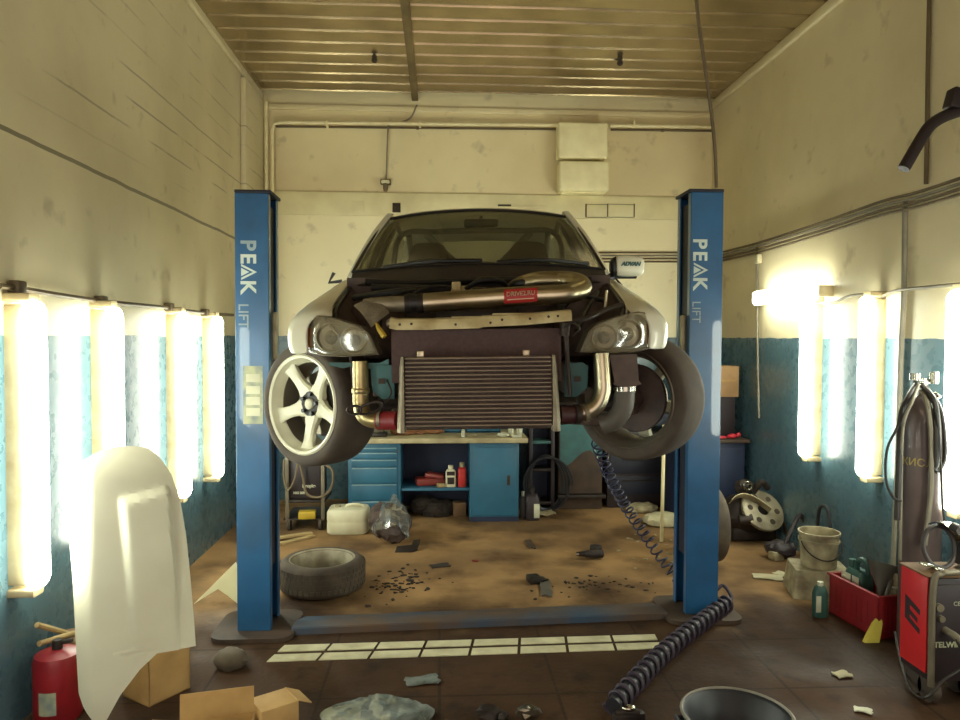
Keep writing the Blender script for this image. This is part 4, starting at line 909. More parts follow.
solo(MB().box((p.x, Yw+.14, .33+.035), (.16, .12, .07), (0, 0, .1), .008), 'yellow_box', 'yellow_plastic', 'yellow box on trolley shelf under the welding machine', 'box', (p.x, Yw+.14, .33))
for o in COL.objects:
    if o.get('label', '').startswith('yellow box on trolley'): o.location = (p.x-.03, Yw+.02, .121)
# pale wooden offcuts
p = floor_pt(290, 541)
for k, (x0, y0, x1, y1, z, lb) in enumerate(((278, 541, 312, 536, .03, 'pale plank lying farther from the camera beside the left lift column'), (280, 545, 314, 537, .012, 'pale plank lying nearer the camera beside the left lift column'))):
    a_ = floor_pt(x0, y0); b_ = floor_pt(x1, y1); d_ = b_-a_; an = math.atan2(d_.y, d_.x)
    solo(MB().box((a_+b_)/2+V((0, 0, z)), (d_.length, .06, .02), (0, 0, an), .003), 'wood_plank', 'wood', lb, 'plank', (a_+b_)/2+V((0, 0, z-.01)), 'pale planks by the left column')
# white jerrycan
a_ = floor_pt(325, 536); b_ = floor_pt(368, 536)
w = b_.x-a_.x; jx = (a_.x+b_.x)/2; jy = a_.y+.16
jc = thing('jerrycan', 'dirty white plastic jerrycan lying on the floor before the drawers', 'jerrycan', (jx, jy, 0))
rg = [[(jx+x*1, jy+y, z) for x, y in rrect(w*k, .30*k, .06, 4)] for z, k in ((.002, .9), (.02, .97), (.11, .97), (.12, .955), (.13, .97), (.205, .97), (.232, .9), (.24, .75))]
MB().loft(rg).build('body', 'white_plastic', jc, world=True)
MB().cyl((jx-.1, jy-.02, .235), (jx-.1, jy-.02, .258), .03, n=16).build('cap', 'dirty_white', jc, world=True)
MB().tube(fit([(jx-.03, jy, .236), (jx, jy, .256), (jx+.1, jy, .256), (jx+.14, jy, .234)], 16), .014, 8).build('handle', 'white_plastic', jc, world=True)
# plastic wrapped part and dark debris
c_ = floor_pt(390, 548)
wr_ = thing('wrapped_part', 'dark car part wrapped in clear crumpled film on the floor', 'wrapped part', (c_.x, c_.y+.1, 0))
m = MB()
for dx, dy, r, sx, sz in ((-.02, .30, .15, 1.0, 1.1), (.08, .26, .11, .9, 1.3), (-.12, .34, .11, .9, 1.5), (.02, .16, .12, .9, .9)): m.ball((c_.x+dx, c_.y+dy, r*sz), r, (sx, 1, sz), 3, .012)
m.build('part_body', 'engine_black', wr_, world=True)
m = MB()
rr = []
for i in range(13):
    v = i/12; row = []
    for j in range(13):
        u = j/12*2-1; th = u*1.9
        rr_ = .13+.02*math.sin(5*v)+.022*math.sin(9*u+7*v)+rnd.uniform(-.010, .010)
        row.append((c_.x+rr_*1.05*math.sin(th), c_.y+.02+.36*v-(.02*math.cos(3*u)), max(.004, .15*(.6+.9*v)+rr_*math.cos(th)*(.8+.6*v))))
    rr.append(row)
m.grid(rr).build('film', 'plastic_film', wr_, world=True, ang=12)
c2 = floor_pt(406, 551)
solo(MB().prism([(-.10, -.06), (.04, -.05), (.10, .0), (.12, .12), (.06, .11), (.05, .05), (-.08, .04)], Matrix.Translation((c2.x, c2.y, .002)) @ Matrix.Rotation(.5, 4, 'X'), .02, .003), 'bent_bracket', 'dark_metal', 'dark bent bracket lying right of the film wrapped part', 'bracket')
# tyre lying on the floor
a_ = floor_pt(279, 590); b_ = floor_pt(363, 590); tw = at(320, 603, Z=0)
R_ = .315; tx = at(315, 600, Y=tw.y).x
ft = thing('floor_wheel', 'dusty tyre on a pale rim lying flat beside left lift column', 'wheel', (tx, tw.y+R_, 0))
MB().lathe([(.225, .215), (.245, .228), (.275, .226), (.300, .208), (.312, .185), (.316, .12), (.312, .05), (.300, .02), (.27, .003), (.24, .006), (.225, .02)], (0, 0, 0), n=56).build('tyre', 'tyre_dusty', ft, ang=50)
MB().lathe([(.247, .214), (.243, .226), (.232, .224), (.222, .205), (.205, .15), (.20, .07), (.21, .03), (.224, .012), (.235, .02)], (0, 0, 0), n=56).build('rim', 'wheel_dull', ft, ang=50)
MB().lathe([(.2, .045), (.11, .05), (.07, .07), (.03, .07), (.03, .05)], (0, 0, 0), n=32).build('rim_centre', 'grime', ft, ang=50)
gr = MB()
for k in range(48):
    th = 2*PI*k/48
    for z in (.06, .1, .14, .18): gr.box((.3155*math.cos(th+z), .3155*math.sin(th+z), z), (.004, .028, .03), (0, 0, th+z))
gr.build('tread', 'tyre_dusty', ft)
# debris scattered on the floor
def debris(name, px, py, n, sx, sy, r, m, label, cat='debris'):
    c = floor_pt(px, py); mb = MB()
    for k in range(n):
        x = c.x+rnd.gauss(0, sx); y = c.y+rnd.gauss(0, sy); rr = r*rnd.uniform(.4, 1.3)
        mb.ball((x, y, rr*.3), rr, (rnd.uniform(.8, 1.8), rnd.uniform(.7, 1.4), .4), 1, rr*.2)
    return solo(mb, name, m, label, cat, (c.x, c.y, 0), kind='stuff')
debris('dirt_crumbs', 398, 582, 80, .14, .17, .014, 'grime', 'dark crumbs of dirt scattered right of the lying tyre')
debris('dirt_crumbs', 590, 585, 50, .22, .10, .012, 'grime', 'dark crumbs of dirt scattered on the floor below the drill')
debris('floor_litter', 660, 548, 45, .20, .35, .014, 'dirty_white', 'pale litter scattered by the coiled hose near right column')
def sheet(name, px, py, size, rot, m, label, cat, z=.004, th=.006):
    c = floor_pt(px, py); n = 4; rows = []
    ca, sa = math.cos(rot), math.sin(rot)
    for i in range(n+1):
        row = []
        for j in range(n+1):
            u = (i/n-.5)*size[0]*(1+.15*math.sin(3*j+i)); v = (j/n-.5)*size[1]*(1+.12*math.sin(5*i)); row.append((c.x+u*ca-v*sa, c.y+u*sa+v*ca, z+abs(math.sin(2.3*i+1.7*j+size[0]*40))*z*1.5))
        rows.append(row)
    return solo(MB().grid(rows, th), name, m, label, cat, (c.x, c.y, 0))
sheet('metal_strip', 530, 545, (.06, .26), .06, 'rust_brown', 'dark flat strip lying on floor beyond the small bracket', 'strip')
sheet('metal_strip', 546, 590, (.08, .30), -.1, 'grey_plastic', 'grey flat strip lying on floor nearest the lift floor plate', 'strip')
c = floor_pt(534, 582); solo(MB().box((c.x, c.y, .024), (.09, .12, .045), (0, 0, .2), .004).box((c.x+.06, c.y+.02, .011), (.06, .09, .02), (0, 0, .2)), 'small_bracket', 'dark_metal', 'small dark bracket lying beside the grey strip on floor', 'bracket', (c.x, c.y, 0))
sheet('cardboard_scrap', 440, 566, (.16, .10), .3, 'grime', 'dark scrap lying on floor between the tyre and bench', 'scrap', .002, .003)
sheet('paper_scrap', 768, 578, (.22, .12), -.3, 'paper', 'pale paper scrap on the floor beyond right lift column', 'paper')
sheet('paper_scrap', 781, 575, (.10, .10), .5, 'paper', 'tiny paper scrap right beside a larger paper scrap', 'paper')
sheet('paper_scrap', 842, 676, (.09, .07), .2, 'paper', 'pale paper scrap on floor between the bucket tub and welder', 'paper')
sheet('paper_scrap', 863, 712, (.08, .05), -.5, 'pale_label', 'small white scrap at lower edge beside the black tub', 'paper')
sheet('paper_scrap', 475, 562, (.05, .03), -.1, 'tool_red', 'tiny reddish scrap on the floor before the door cabinet', 'scrap')
sheet('rag_scrap', 545, 517, (.2, .14), .2, 'dirty_white', 'pale dirty rag on the floor right of the dark bottle', 'rag', .02, .01)
# power drill on the floor
c = floor_pt(592, 559)
dl = thing('power_drill', 'black cordless drill lying on floor behind the lift floor plate', 'drill', (c.x, c.y, 0))
MB().tube([(c.x-.06, c.y, .045), (c.x-.02, c.y, .045), (c.x+.03, c.y, .045), (c.x+.09, c.y, .045), (c.x+.10, c.y, .045)], [.03, .034, .036, .034, .02], 14).build('motor_body', 'black_plastic', dl, world=True)
MB().cyl((c.x-.115, c.y, .045), (c.x-.06, c.y, .045), .019, .026, 14).build('chuck', 'dark_metal', dl, world=True)
MB().cyl((c.x-.135, c.y, .045), (c.x-.115, c.y, .045), .014, .018, 12).build('drill_tip', 'chrome', dl, world=True)
MB().tube([(c.x+.05, c.y+.03, .045), (c.x+.065, c.y+.14, .04)], .022, 10).box((c.x+.07, c.y+.17, .036), (.10, .06, .07), (0, 0, -.1), .012).build('grip', 'black_plastic', dl, world=True)
# dark bottle, hoses and things right of the bench
dcn_y = at(533, 521, Z=0).y
dcn, _ = can(526, 540, 489, 521, dcn_y, .16, 'dark_canister', 'welder_dark', 'dark brown canister on the floor right of the blue door cabinet', 'canister', 'dark_metal', z=0, capw=.4)
q = at(534, 504, Y=dcn_y); q2 = at(539.5, 518, Y=dcn_y); MB().bx((q.x, dcn_y-.004, q2.z), (q2.x, dcn_y+.002, q.z), .001).build('label', 'pale_label', dcn, world=True)
can(520, 526.5, 492, 520, YBn+.12, .08, 'grey_bottle', 'grey_plastic', 'grey bottle standing tight against the blue door cabinet', 'bottle', 'pale_label', z=0, capw=.5)
Yh = at(550, 513, Z=0).y-.02
hx = MB()
cx, cz = at(548, 492, Y=Yh).x, .30
hx.tube([(cx+.27*math.cos(a)*(1-.004*k), Yh+.02+.0018*k, .30+.29*math.sin(a)) for k, a in enumerate([2*PI*i/28 for i in range(100)])], .013, 6)
hc_ = solo(hx, 'hose_coil', 'tub_black', 'black hose coil standing against the back right of the workbench', 'hose')
# teal panel standing against the back wall and the dark cabinet beside it
Yt = at(580, 512, Z=0).y+.12
a_ = at(559, 425, Y=Yt); b_ = at(602, 500, Y=Yt)
pn = thing('old_cabinet', 'old cabinet with teal top and brown worn lower half behind the car', 'cabinet', ((a_.x+b_.x)/2, Yt, 0))
zt2 = 1.15
MB().bx((a_.x, Yt, .001), (b_.x, min(Yt+.5, YB-.1), zt2), .01).build('carcass', 'rust_brown', pn, world=True)
edge = [(560, 464), (566, 466), (571, 463), (576, 458), (583, 452), (590, 450), (596, 456), (602, 458)]
pts_ = [at(x, y, Y=Yt-.004) for x, y in edge]
fr = frame((0, Yt-.001, 0), (1, 0, 0), (0, 0, 1))
poly = [(p.x, p.z) for p in pts_]+[(b_.x-.01, zt2-.01), (a_.x+.01, zt2-.01)]
MB().prism(poly, fr, .003).build('paint_skin', 'teal_paint', pn, world=True)
q = at(580, 494, Y=Yt); MB().bx((a_.x-.02, Yt-.10, q.z-.03), (b_.x+.02, Yt-.001, q.z+.01), .006).build('foot_rail', 'dark_metal', pn, world=True)
a_ = at(604, 430, Y=Yt+.05); b_ = at(672, 500, Y=Yt+.05)
dk_ = thing('tool_chest', 'dark tool chest standing on floor behind the right front wheel', 'tool chest', ((a_.x+b_.x)/2, Yt+.05, 0))
MB().bx((a_.x+.04, Yt+.05, .001), (b_.x-.02, min(Yt+.55, YB-.1), at(640, 432, Y=Yt+.05).z), .01).build('carcass', 'welder_dark', dk_, world=True)
for z in (.25, .48, .71):
    dd = MB().bx((a_.x+.07, Yt+.035, z-.1), (b_.x-.05, Yt+.0495, z+.1), .004).build('drawer', 'lift_dark', dk_, world=True)
    MB().bx((a_.x+.2, Yt+.02, z+.05), (b_.x-.2, Yt+.0345, z+.065), .003).build('drawer_pull', 'dark_metal', dd, world=True)
a_ = floor_pt(539, 517)
rk = thing('steel_rack', 'dark narrow steel rack between the workbench and the teal cabinet', 'rack', (at(545, 500, Y=YBn+.45).x, YBn+.45, 0))
xa, xb = at(531, 440, Y=YBn+.45).x, at(553, 440, Y=YBn+.45).x
for xx in (xa, xb): MB().bx((xx-.02, YBn+.45, .001), (xx+.02, YBn+.75, 1.1), .003).build('upright', 'welder_dark', rk, world=True)
for z in (.06, .42, .72): MB().bx((xa, YBn+.46, z), (xb, YBn+.74, z+.03), .003).build('rack_shelf', 'teal_paint' if z > .5 else 'dark_metal', rk, world=True)
MB().bx((xa+.02, YBn+.72, .05), (xb-.02, YBn+.735, 1.05)).build('rack_back', 'bench_dark', rk, world=True)
# rags on the floor at the far right behind the lift
for px, py, sx, m_, lb in ((642, 500, .16, 'dirty_white', 'grey crumpled bag on floor in front of the dark tool chest'), (665, 513, .20, 'paper', 'cream crumpled rag on the floor left of right lift column'), (630, 493, .10, 'hose_blue', 'blue crumpled cloth before the dark tool chest')):
    c = floor_pt(px, py+12); solo(MB().ball((c.x, c.y, sx*.28), sx, (1.1, .8, .34), 3, .012), 'crumpled_bag', m_, lb, 'bag', (c.x, c.y, 0))
a_ = at(677.5, 452, Y=6.6); b_ = floor_pt(677.5, 556)
pt = at(676.5, 453, Y=b_.y)
solo(MB().box(((b_.x+pt.x)/2, b_.y+.4, .55), (.03, .02, 1.08), (0, .01, 0), .003), 'wood_batten', 'board_cream', 'pale wooden batten standing upright beside right lift column', 'batten', (b_.x, b_.y+.4, .01))
# ------------------------------------------------------------------ coiled hoses
def coil(path, R, turns, r, n=14, taper=0.):
    P_ = fit(path, 60); L = [0]
    for i in range(1, len(P_)): L.append(L[-1]+(P_[i]-P_[i-1]).length)
    out = []; N = int(turns*n); j = 0
    for k in range(N+1):
        s = L[-1]*k/N
        while j < len(L)-2 and L[j+1] < s: j += 1
        f = (s-L[j])/max(1e-6, L[j+1]-L[j]); c = P_[j].lerp(P_[j+1], f); t = (P_[j+1]-P_[j]).normalized()
        u = t.cross(V((0, 0, 1))); u = u.normalized() if u.length > .1 else V((1, 0, 0)); w = u.cross(t)
        a = 2*PI*k/n; out.append(c+(u*math.cos(a)+w*math.sin(a))*R)
    return MB().tube(out, r, 6)
a0 = at(596, 440, Y=4.9); a1 = at(607, 470, Y=5.05); a2_ = at(622, 500, Y=5.2); f0 = at(643, 532, Y=5.3); f1 = at(665, 563, Y=5.3); f2 = floor_pt(683, 592)
path = [a0, a1, a2_, f0, f1, V((f2.x, f2.y, .05))]
solo(coil(path, .038, 24, .007), 'spiral_hose', 'hose_blue', 'thin blue spiral air hose hanging under the car down to the floor', 'hose', (f2.x, f2.y, 0))
b0 = floor_pt(727, 613); b1 = floor_pt(700, 634); b2_ = floor_pt(660, 668); b3 = floor_pt(613, 720)
path = [V((p.x, p.y, .068)) for p in (b0, b1, b2_, b3)]
sh = thing('air_hose', 'thick purple black coiled air hose lying on floor in front of the right lift column', 'hose', (b1.x, b1.y, 0))
coil(path, .048, 22, .011, 16).build('coil', 'hose_purple', sh, world=True, ang=60)
MB().tube(fit(path, 40), .040, 12).build('inner_bundle', 'tub_black', sh, world=True, ang=60)
e = path[0]; MB().tube(fit([e, e+V((.05, .05, .02)), e+V((.02, .12, .08)), e+V((-.04, .1, .05))], 16), .012, 8).build('hose_end', 'hose_purple', sh, world=True)
c = floor_pt(624, 718)
br_ = thing('hose_fitting', 'metal fitting lying at the near end of the coiled air hose', 'fitting', (c.x, c.y, 0))
MB().tube([(c.x-.05+.0, c.y-.04, .05), (c.x+.0, c.y-.05, .06), (c.x+.06, c.y-.05, .05)], .018, 10).box((c.x+.01, c.y-.05, .03), (.16, .05, .05), (0, 0, .15), .012).build('bracket', 'dark_metal', br_, world=True)
MB().ball((c.x+.01, c.y-.05, .075), .028, (1.4, .8, .6), 2).build('coupling', 'chrome', br_, world=True)
# ------------------------------------------------------------------ left foreground
# white bonnet standing on edge
pc = at(110, 690, Y=3.55); nrm = V((.42, -.90, .10)).normalized()
out_px = [(95, 720), (106, 719), (120, 692), (140, 665), (160, 646), (178, 637), (195, 649), (193, 620), (189, 575), (185, 535), (179, 500), (171, 476), (160, 459), (148, 450), (130, 447), (112, 449), (96, 455), (84, 463), (74, 478), (66, 497), (63, 506), (67, 520), (72, 545), (75, 580), (77, 620), (79, 660), (81, 694), (86, 708)]
hb_ = thing('car_bonnet', 'white fibreglass car bonnet with raised scoop standing upright against left wall', 'bonnet', (pc.x, pc.y, .05))
def hp(x, y, off=0.):
    "bonnet point: crowned surface over the slanted plane, the wall side flange turned back"
    q = on_plane(x, y, pc, nrm); u = (x-128)/66.; v = (y-585)/140.
    f = .05*(1-u*u)-.03*v*v
    if x < 94: f -= .10*((94-x)/30.)**1.3
    if y < 480: f -= .07*((480-y)/33.)**2
    return q + nrm*(f+off)
def inside(x, y, poly=out_px):
    c = False; n = len(poly)
    for i in range(n):
        x1, y1 = poly[i]; x2, y2 = poly[(i+1) % n]
        if (y1 > y) != (y2 > y) and x < (x2-x1)*(y-y1)/(y2-y1)+x1: c = not c
    return c
def span(y, poly=out_px):
    xs = []; n = len(poly)
    for i in range(n):
        x1, y1 = poly[i]; x2, y2 = poly[(i+1) % n]
        if (y1 > y) != (y2 > y): xs.append((x2-x1)*(y-y1)/(y2-y1)+x1)
    return min(xs), max(xs)
def bump(x, y):
    "raised scoop: open towards the bottom, edges at the left, top and right"
    xl = 117+(y-497)*.085; xr = 163+(y-497)*.075; yt = 505-(x-117)*.26
    if y < yt-16: return 0.
    fade = max(0., min(1., 1-(y-540)/130.))
    e = min((x-xl)/11., (xr+5-x)/4., (y-(yt-8))/11.); e = max(0., min(1., e)); e = e*e*(3-2*e)
    return .05*e*fade
rows = []
ys = [448.2, 450.5, 453, 457, 462, 468]+[474+4*i for i in range(57)]+[701, 706, 711, 716, 719]
for y in ys:
    l, r = span(y); row = []
    for j in range(57):
        x = l+(r-l)*j/56; row.append(hp(x, y, bump(x, y)))
    rows.append(row)
MB().grid(rows, .014).build('panel', 'hood_white', hb_, world=True, ang=35)
# cardboard boxes
def carton(c, size, rot, label, open_flaps=True, m='card', lid=None):
    t = thing('cardboard_box', label, 'box', c, rot)
    w, d, h = size; k = .006
    b = MB().bx((-w/2, -d/2, .001), (w/2, d/2, .008))
    for x0, x1, y0, y1 in ((-w/2, w/2, -d/2, -d/2+k), (-w/2, w/2, d/2-k, d/2), (-w/2, -w/2+k, -d/2, d/2), (w/2-k, w/2, -d/2, d/2)): b.bx((x0, y0, .001), (x1, y1, h))
    b.build('box_body', m, t)
    if open_flaps:
        for sx, sy, L, an in ((0, -1, w, open_flaps[0]), (1, 0, d, open_flaps[1]), (0, 1, w, open_flaps[2]), (-1, 0, d, open_flaps[3])):
            if an is None: continue
            fl = d*.45
            o = V((sx*w/2, sy*d/2, h)); dr = V((sx*math.cos(an), sy*math.cos(an), math.sin(an))); side = V((-sy, sx, 0))
            n = dr.cross(side).normalized()*.002
            p0, p1, p2, p3 = o-side*L/2, o+side*L/2, o+side*L/2+dr*fl, o-side*L/2+dr*fl
            MB().add([p0-n, p1-n, p2-n, p3-n, p0+n, p1+n, p2+n, p3+n], [(0, 1, 2, 3), (7, 6, 5, 4), (0, 4, 5, 1), (1, 5, 6, 2), (2, 6, 7, 3), (3, 7, 4, 0)])
            mb = MB(); mb.add([p0-n, p1-n, p2-n, p3-n, p0+n, p1+n, p2+n, p3+n], [(0, 1, 2, 3), (7, 6, 5, 4), (0, 4, 5, 1), (1, 5, 6, 2), (2, 6, 7, 3), (3, 7, 4, 0)]); mb.build('flap', m, t)
    return t
c = floor_pt(138, 716)
carton((c.x, c.y+.24, 0), (.22, .24, .33), -.6, 'cardboard box standing behind the lower corner of the white bonnet', None, 'card')
c = at(222, 726, Z=.10)
carton((c.x, c.y-.10, 0), (.32, .26, .13), .22, 'open cardboard box with raised flaps at the lower edge left of centre', (1.0, None, 1.45, .2))
c = at(274, 712, Z=.1)
# folded carton sleeve leaning on the open box
cs = thing('carton_sleeve', 'tan closed carton standing right beside the open cardboard box', 'box', (c.x, c.y, 0), .6)
MB().bx((-.09, -.08, .001), (.09, .08, .16), .004).build('carton_body', 'card', cs)
MB().box((.12, .0, .145), (.08, .15, .005), (0, .45, 0)).build('flap', 'card', cs)
# red canister
c = floor_pt(58, 735)
rc = thing('red_canister', 'red steel canister on the floor left of the white bonnet', 'canister', (at(58, 690, Y=3.6).x, 3.6, 0), 0)
MB().lathe([(0, .003), (.10, .003), (.108, .02), (.108, .29), (.10, .32), (.05, .34), (0, .343)], n=36).build('body', 'canister_red', rc)
MB().lathe([(0, .385), (.02, .385), (.024, .365), (.024, .335)], n=18).box((.03, 0, .373), (.09, .02, .02), (0, -.2, 0), .005).build('valve', 'dark_metal', rc)
MB().grid([[(.1088*math.sin(a), -.1088*math.cos(a), z) for a in (-.35, -.2, -.05, .1, .25, .4)] for z in (.06, .11, .17)]).build('label', 'sticker', rc)
# wood bits behind the canister
for k, (x0, y0, x1, y1, z, lb) in enumerate(((34, 632, 64, 640, .36, 'pale stick on top of the heap behind the red canister'), (36, 645, 70, 634, .33, 'second pale stick crossing the heap behind red canister'))):
    a_ = at(x0+3, y0, Y=3.62); b_ = at(x1+4, y1, Y=3.85)
    solo(MB().tube([a_, b_], .014, 8), 'stick', 'wood', lb, 'stick', None, 'sticks behind the red canister')
a_ = at(50, 650, Y=3.88)
a_.x = max(a_.x, XL+.16)
solo(MB().box((a_.x, 3.88, .15), (.24, .2, .30), (0, 0, .2), .01), 'scrap_crate', 'card_dark', 'dark scrap box under the sticks behind the red canister', 'box', (a_.x, 3.88, 0))
zz = .302
for o in list(COL.objects):
    if o.get('category') == 'stick':
        d_ = max(v.co.z for v in o.data.vertices); o.location.z = zz + (0.0 if 'top' in o['label'] else .0)
# cream panel leaning behind left column
q = [floor_pt(193, 607), floor_pt(222, 592)]
lp = [on_plane(x, y, (-1.2, 5.0, .2), (.25, -.95, .2)) for x, y in ((194, 604), (236, 562), (247, 592), (238, 604), (228, 596), (218, 589), (205, 597))]
mb = MB(); n_ = V((.25, -.95, .2)).normalized()
mb.add(lp+[p+n_*-.02 for p in lp], [tuple(range(7)), tuple(range(13, 6, -1))]+[(i, (i+1) % 7, 7+(i+1) % 7, 7+i) for i in range(7)])
solo(mb, 'body_panel', 'board_cream', 'cream car body panel leaning on floor behind the left lift column', 'panel', (-1.2, 5.0, min(p.z for p in lp)))
# grey stone like lump
c = floor_pt(228, 672)
solo(MB().ball((c.x, c.y+.06, .045), .085, (1.1, .9, .75), 3, .006), 'stone_lump', 'rock', 'grey lump lying in front of the left column base plate', 'lump', (c.x, c.y+.06, 0))
# silvery film sheet and shiny scraps in front
c = floor_pt(378, 716); rows = []
for i in range(21):
    row = []
    for j in range(13):
        u = i/20*2-1; v = j/12*2-1; k = 1+.06*math.sin(5*math.atan2(v, u))
        x, y = u*math.sqrt(max(0, 1-v*v/2)), v*math.sqrt(max(0, 1-u*u/2))
        row.append((c.x+x*.27*k, c.y-.05+y*.22*k, .012+.012*abs(math.sin(7*u+3*v))*(1-max(abs(x), abs(y))*.8)+rnd.uniform(0, .007)))
    rows.append(row)
solo(MB().grid(rows, .004), 'film_sheet', 'sheet_film', 'silvery crumpled film sheet on the floor at lower centre', 'film', (c.x, c.y-.05, 0), ang=15)
c = floor_pt(420, 688); sheet('film_scrap', 422, 682, (.18, .10), .2, 'sheet_film', 'small silvery film scrap beyond the larger sheet', 'film', .005, .003)
c = floor_pt(488, 718); solo(MB().ball((c.x, c.y, .03), .05, (1.3, .8, .55), 2, .012).ball((c.x+.07, c.y-.02, .02), .03, (1, 1, .6), 2, .008), 'metal_lump', 'dark_metal', 'dark metal lump at lower edge left of a shiny one', 'scrap', (c.x, c.y, 0))
c = floor_pt(529, 718); solo(MB().ball((c.x, c.y, .03), .045, (1.4, .8, .6), 2, .01).box((c.x, c.y-.02, .062), (.02, .03, .012), (0, .3, .4), .002), 'metal_lump', 'steel', 'shiny metal lump at lower edge between film and hose', 'scrap', (c.x, c.y, 0))
# black tub
c = at(737, 722, Z=.22)
tb_ = thing('black_tub', 'round black tub with dark blue inside at the lower edge', 'tub', (c.x, c.y, 0))
MB().lathe([(0, .003), (.16, .003), (.175, .02), (.215, .23), (.232, .24), (.236, .25), (.226, .256), (.208, .245), (.165, .03), (0, .02)], n=48).build('tub_body', 'tub_black', tb_, ang=50)
MB().lathe([(0, .10), (.176, .10)], n=48).build('liquid', 'tub_blue', tb_)
MB().tube([(.231*math.cos(a), .231*math.sin(a), .256) for a in [2*PI*i/40 for i in range(40)]], .007, 8, loop=True).build('tub_rim', 'rim_grey', tb_)
MB().tube([(-.225, -.02, .235), (-.26, -.02, .24), (-.26, .02, .24), (-.225, .02, .235)], .01, 8).build('handle_lug', 'tub_black', tb_)
# ------------------------------------------------------------------ right foreground: welder, mask, crate and the rest
Yw2 = at(930, 690, Z=.10).y
wx0 = at(930, 640, Y=Yw2).x
zt_ = at(930, 578, Y=Yw2).z
wx1 = min(wx0+.34, XR-.12)
Ywb = at(897, 562, Z=zt_).y
we = thing('welder', 'red sided welding machine with black front at the right edge', 'welding machine', ((wx0+wx1)/2, (Yw2+Ywb)/2, 0))
MB().bx((wx0+.012, Yw2+.02, .13), (wx1-.012, Ywb-.01, zt_-.012), .008).build('case', 'welder_dark', we, world=True)
sp2 = MB().bx((wx0, Yw2+.03, .17), (wx0+.011, Ywb-.02, zt_-.01), .003).build('side_panel', 'welder_red', we, world=True)
MB().bx((wx0-.002, Yw2+.02, zt_-.011), (wx1-.03, Ywb, zt_), .006).build('top_panel', 'card_dark', we, world=True)
zc2 = (zt_+.17)/2; yc2 = (Yw2+Ywb)/2
fr = frame((wx0-.0005, yc2+.0, zc2+.02), (0, -1, 0), (0, 0, 1)) @ Matrix.Diagonal((.62, .62, 1, 1))
MB().prism([(-.11, .13), (.08, .06), (.08, .015), (-.05, .06), (-.05, .02), (.05, -.02), (.05, -.06), (-.05, -.02), (-.05, -.05), (.08, -.1), (.08, -.145), (-.11, -.07)], fr, .0012).build('side_emblem', 'welder_dark', sp2, world=True)
fm = MB()
fm.tube(fit([(wx0+.01, Yw2, .12), (wx0+.01, Yw2, zt_-.05), (wx0+.05, Yw2-.005, zt_+.02), (wx0+.10, Yw2-.01, zt_+.03), (wx1-.03, Yw2-.01, zt_+.03)], 24), .016, 10)
fm.build('front_frame', 'welder_grey', we, world=True)
fp = MB().bx((wx0+.03, Yw2+.004, .14), (wx1-.01, Yw2+.019, zt_-.04), .004).build('front_panel', 'welder_dark', we, world=True)
def wf(px, py): return at(px, py, Y=Yw2+.003)
text('TELWIN', .040, frame(wf(948, 645), (1, 0, 0), (0, 0, 1)), 'front_lettering', 'sticker', fp, True, bold=.001)
text('CE', .03, frame(wf(957, 604), (1, 0, 0), (0, 0, 1)), 'front_lettering', 'sticker', fp, True)
for px, py, r in ((938, 607, .02), (940, 618, .016)): q = wf(px, py); MB().cyl(q+V((0, -.02, 0)), q+V((0, .004, 0)), r, n=16).build('dial', 'welder_grey', fp, world=True)
q = wf(945, 630); MB().tube([q, q+V((0, -.06, 0)), q+V((.03, -.10, -.03))], .018, 10).build('torch_socket', 'welder_grey', fp, world=True)
for xx in (wx0+.06, wx1-.06):
    for yy in (Yw2+.08, Ywb-.08): MB().cyl((xx-.02, yy, .066), (xx+.02, yy, .066), .065, n=20).build('caster', 'tyre', we, world=True)
solo(MB().tube(fit([wf(945, 632)+V((0, -.08, 0)), wf(950, 655)+V((0, -.1, 0)), at(944, 680, Y=Yw2-.1), at(925, 698, Y=Yw2-.08), at(910, 688, Y=Yw2+.1), at(901, 662, Y=Yw2+.35), at(895, 632, Y=Yw2+.6)], 40), .007, 8), 'welder_cable', 'cable_dark', 'thin cable looping down from the front of the red welder', 'cable')
# welding mask on the welder
mk = thing('welding_mask', 'black and silver welding mask lying on top of the red welder', 'welding mask', (wx0+.20, Yw2+.12, zt_))
cm2 = V((wx0+.19, Yw2+.16, zt_+.10))
MB().tube([cm2+V((.085*math.cos(a)-.04, .02*math.sin(a), .105*math.sin(a)+.01)) for a in [2*PI*i/28 for i in range(28)]], .012, 8, loop=True).build('head_band', 'black_plastic', mk, world=True)
rows = []
for i in range(9):
    v = i/8; row = []
    for j in range(9):
        u = j/8*2-1
        row.append(cm2+V((-.03+.22*v, .10*u, .13-.30*v*v*.7-.03*u*u+.02*math.sin(PI*v))))
    rows.append(row)
MB().grid(rows, .006).build('mask_shell', 'chrome', mk, world=True)
MB().cyl(cm2+V((-.01, -.12, .125)), cm2+V((-.01, -.06, .13)), .025, n=14).build('pivot_knob', 'black_plastic', mk, world=True)
MB().box(cm2+V((-.10, -.03, -.082)), (.12, .05, .016), (0, .3, .3), .004).box(cm2+V((-.06, -.08, -.09)), (.14, .03, .012), (0, .25, .4), .003).build('strap', 'chrome', mk, world=True)
MB().box(cm2+V((.12, -.02, -.03)), (.10, .12, .12), None, .01).build('filter_window', 'black_plastic', mk, world=True)
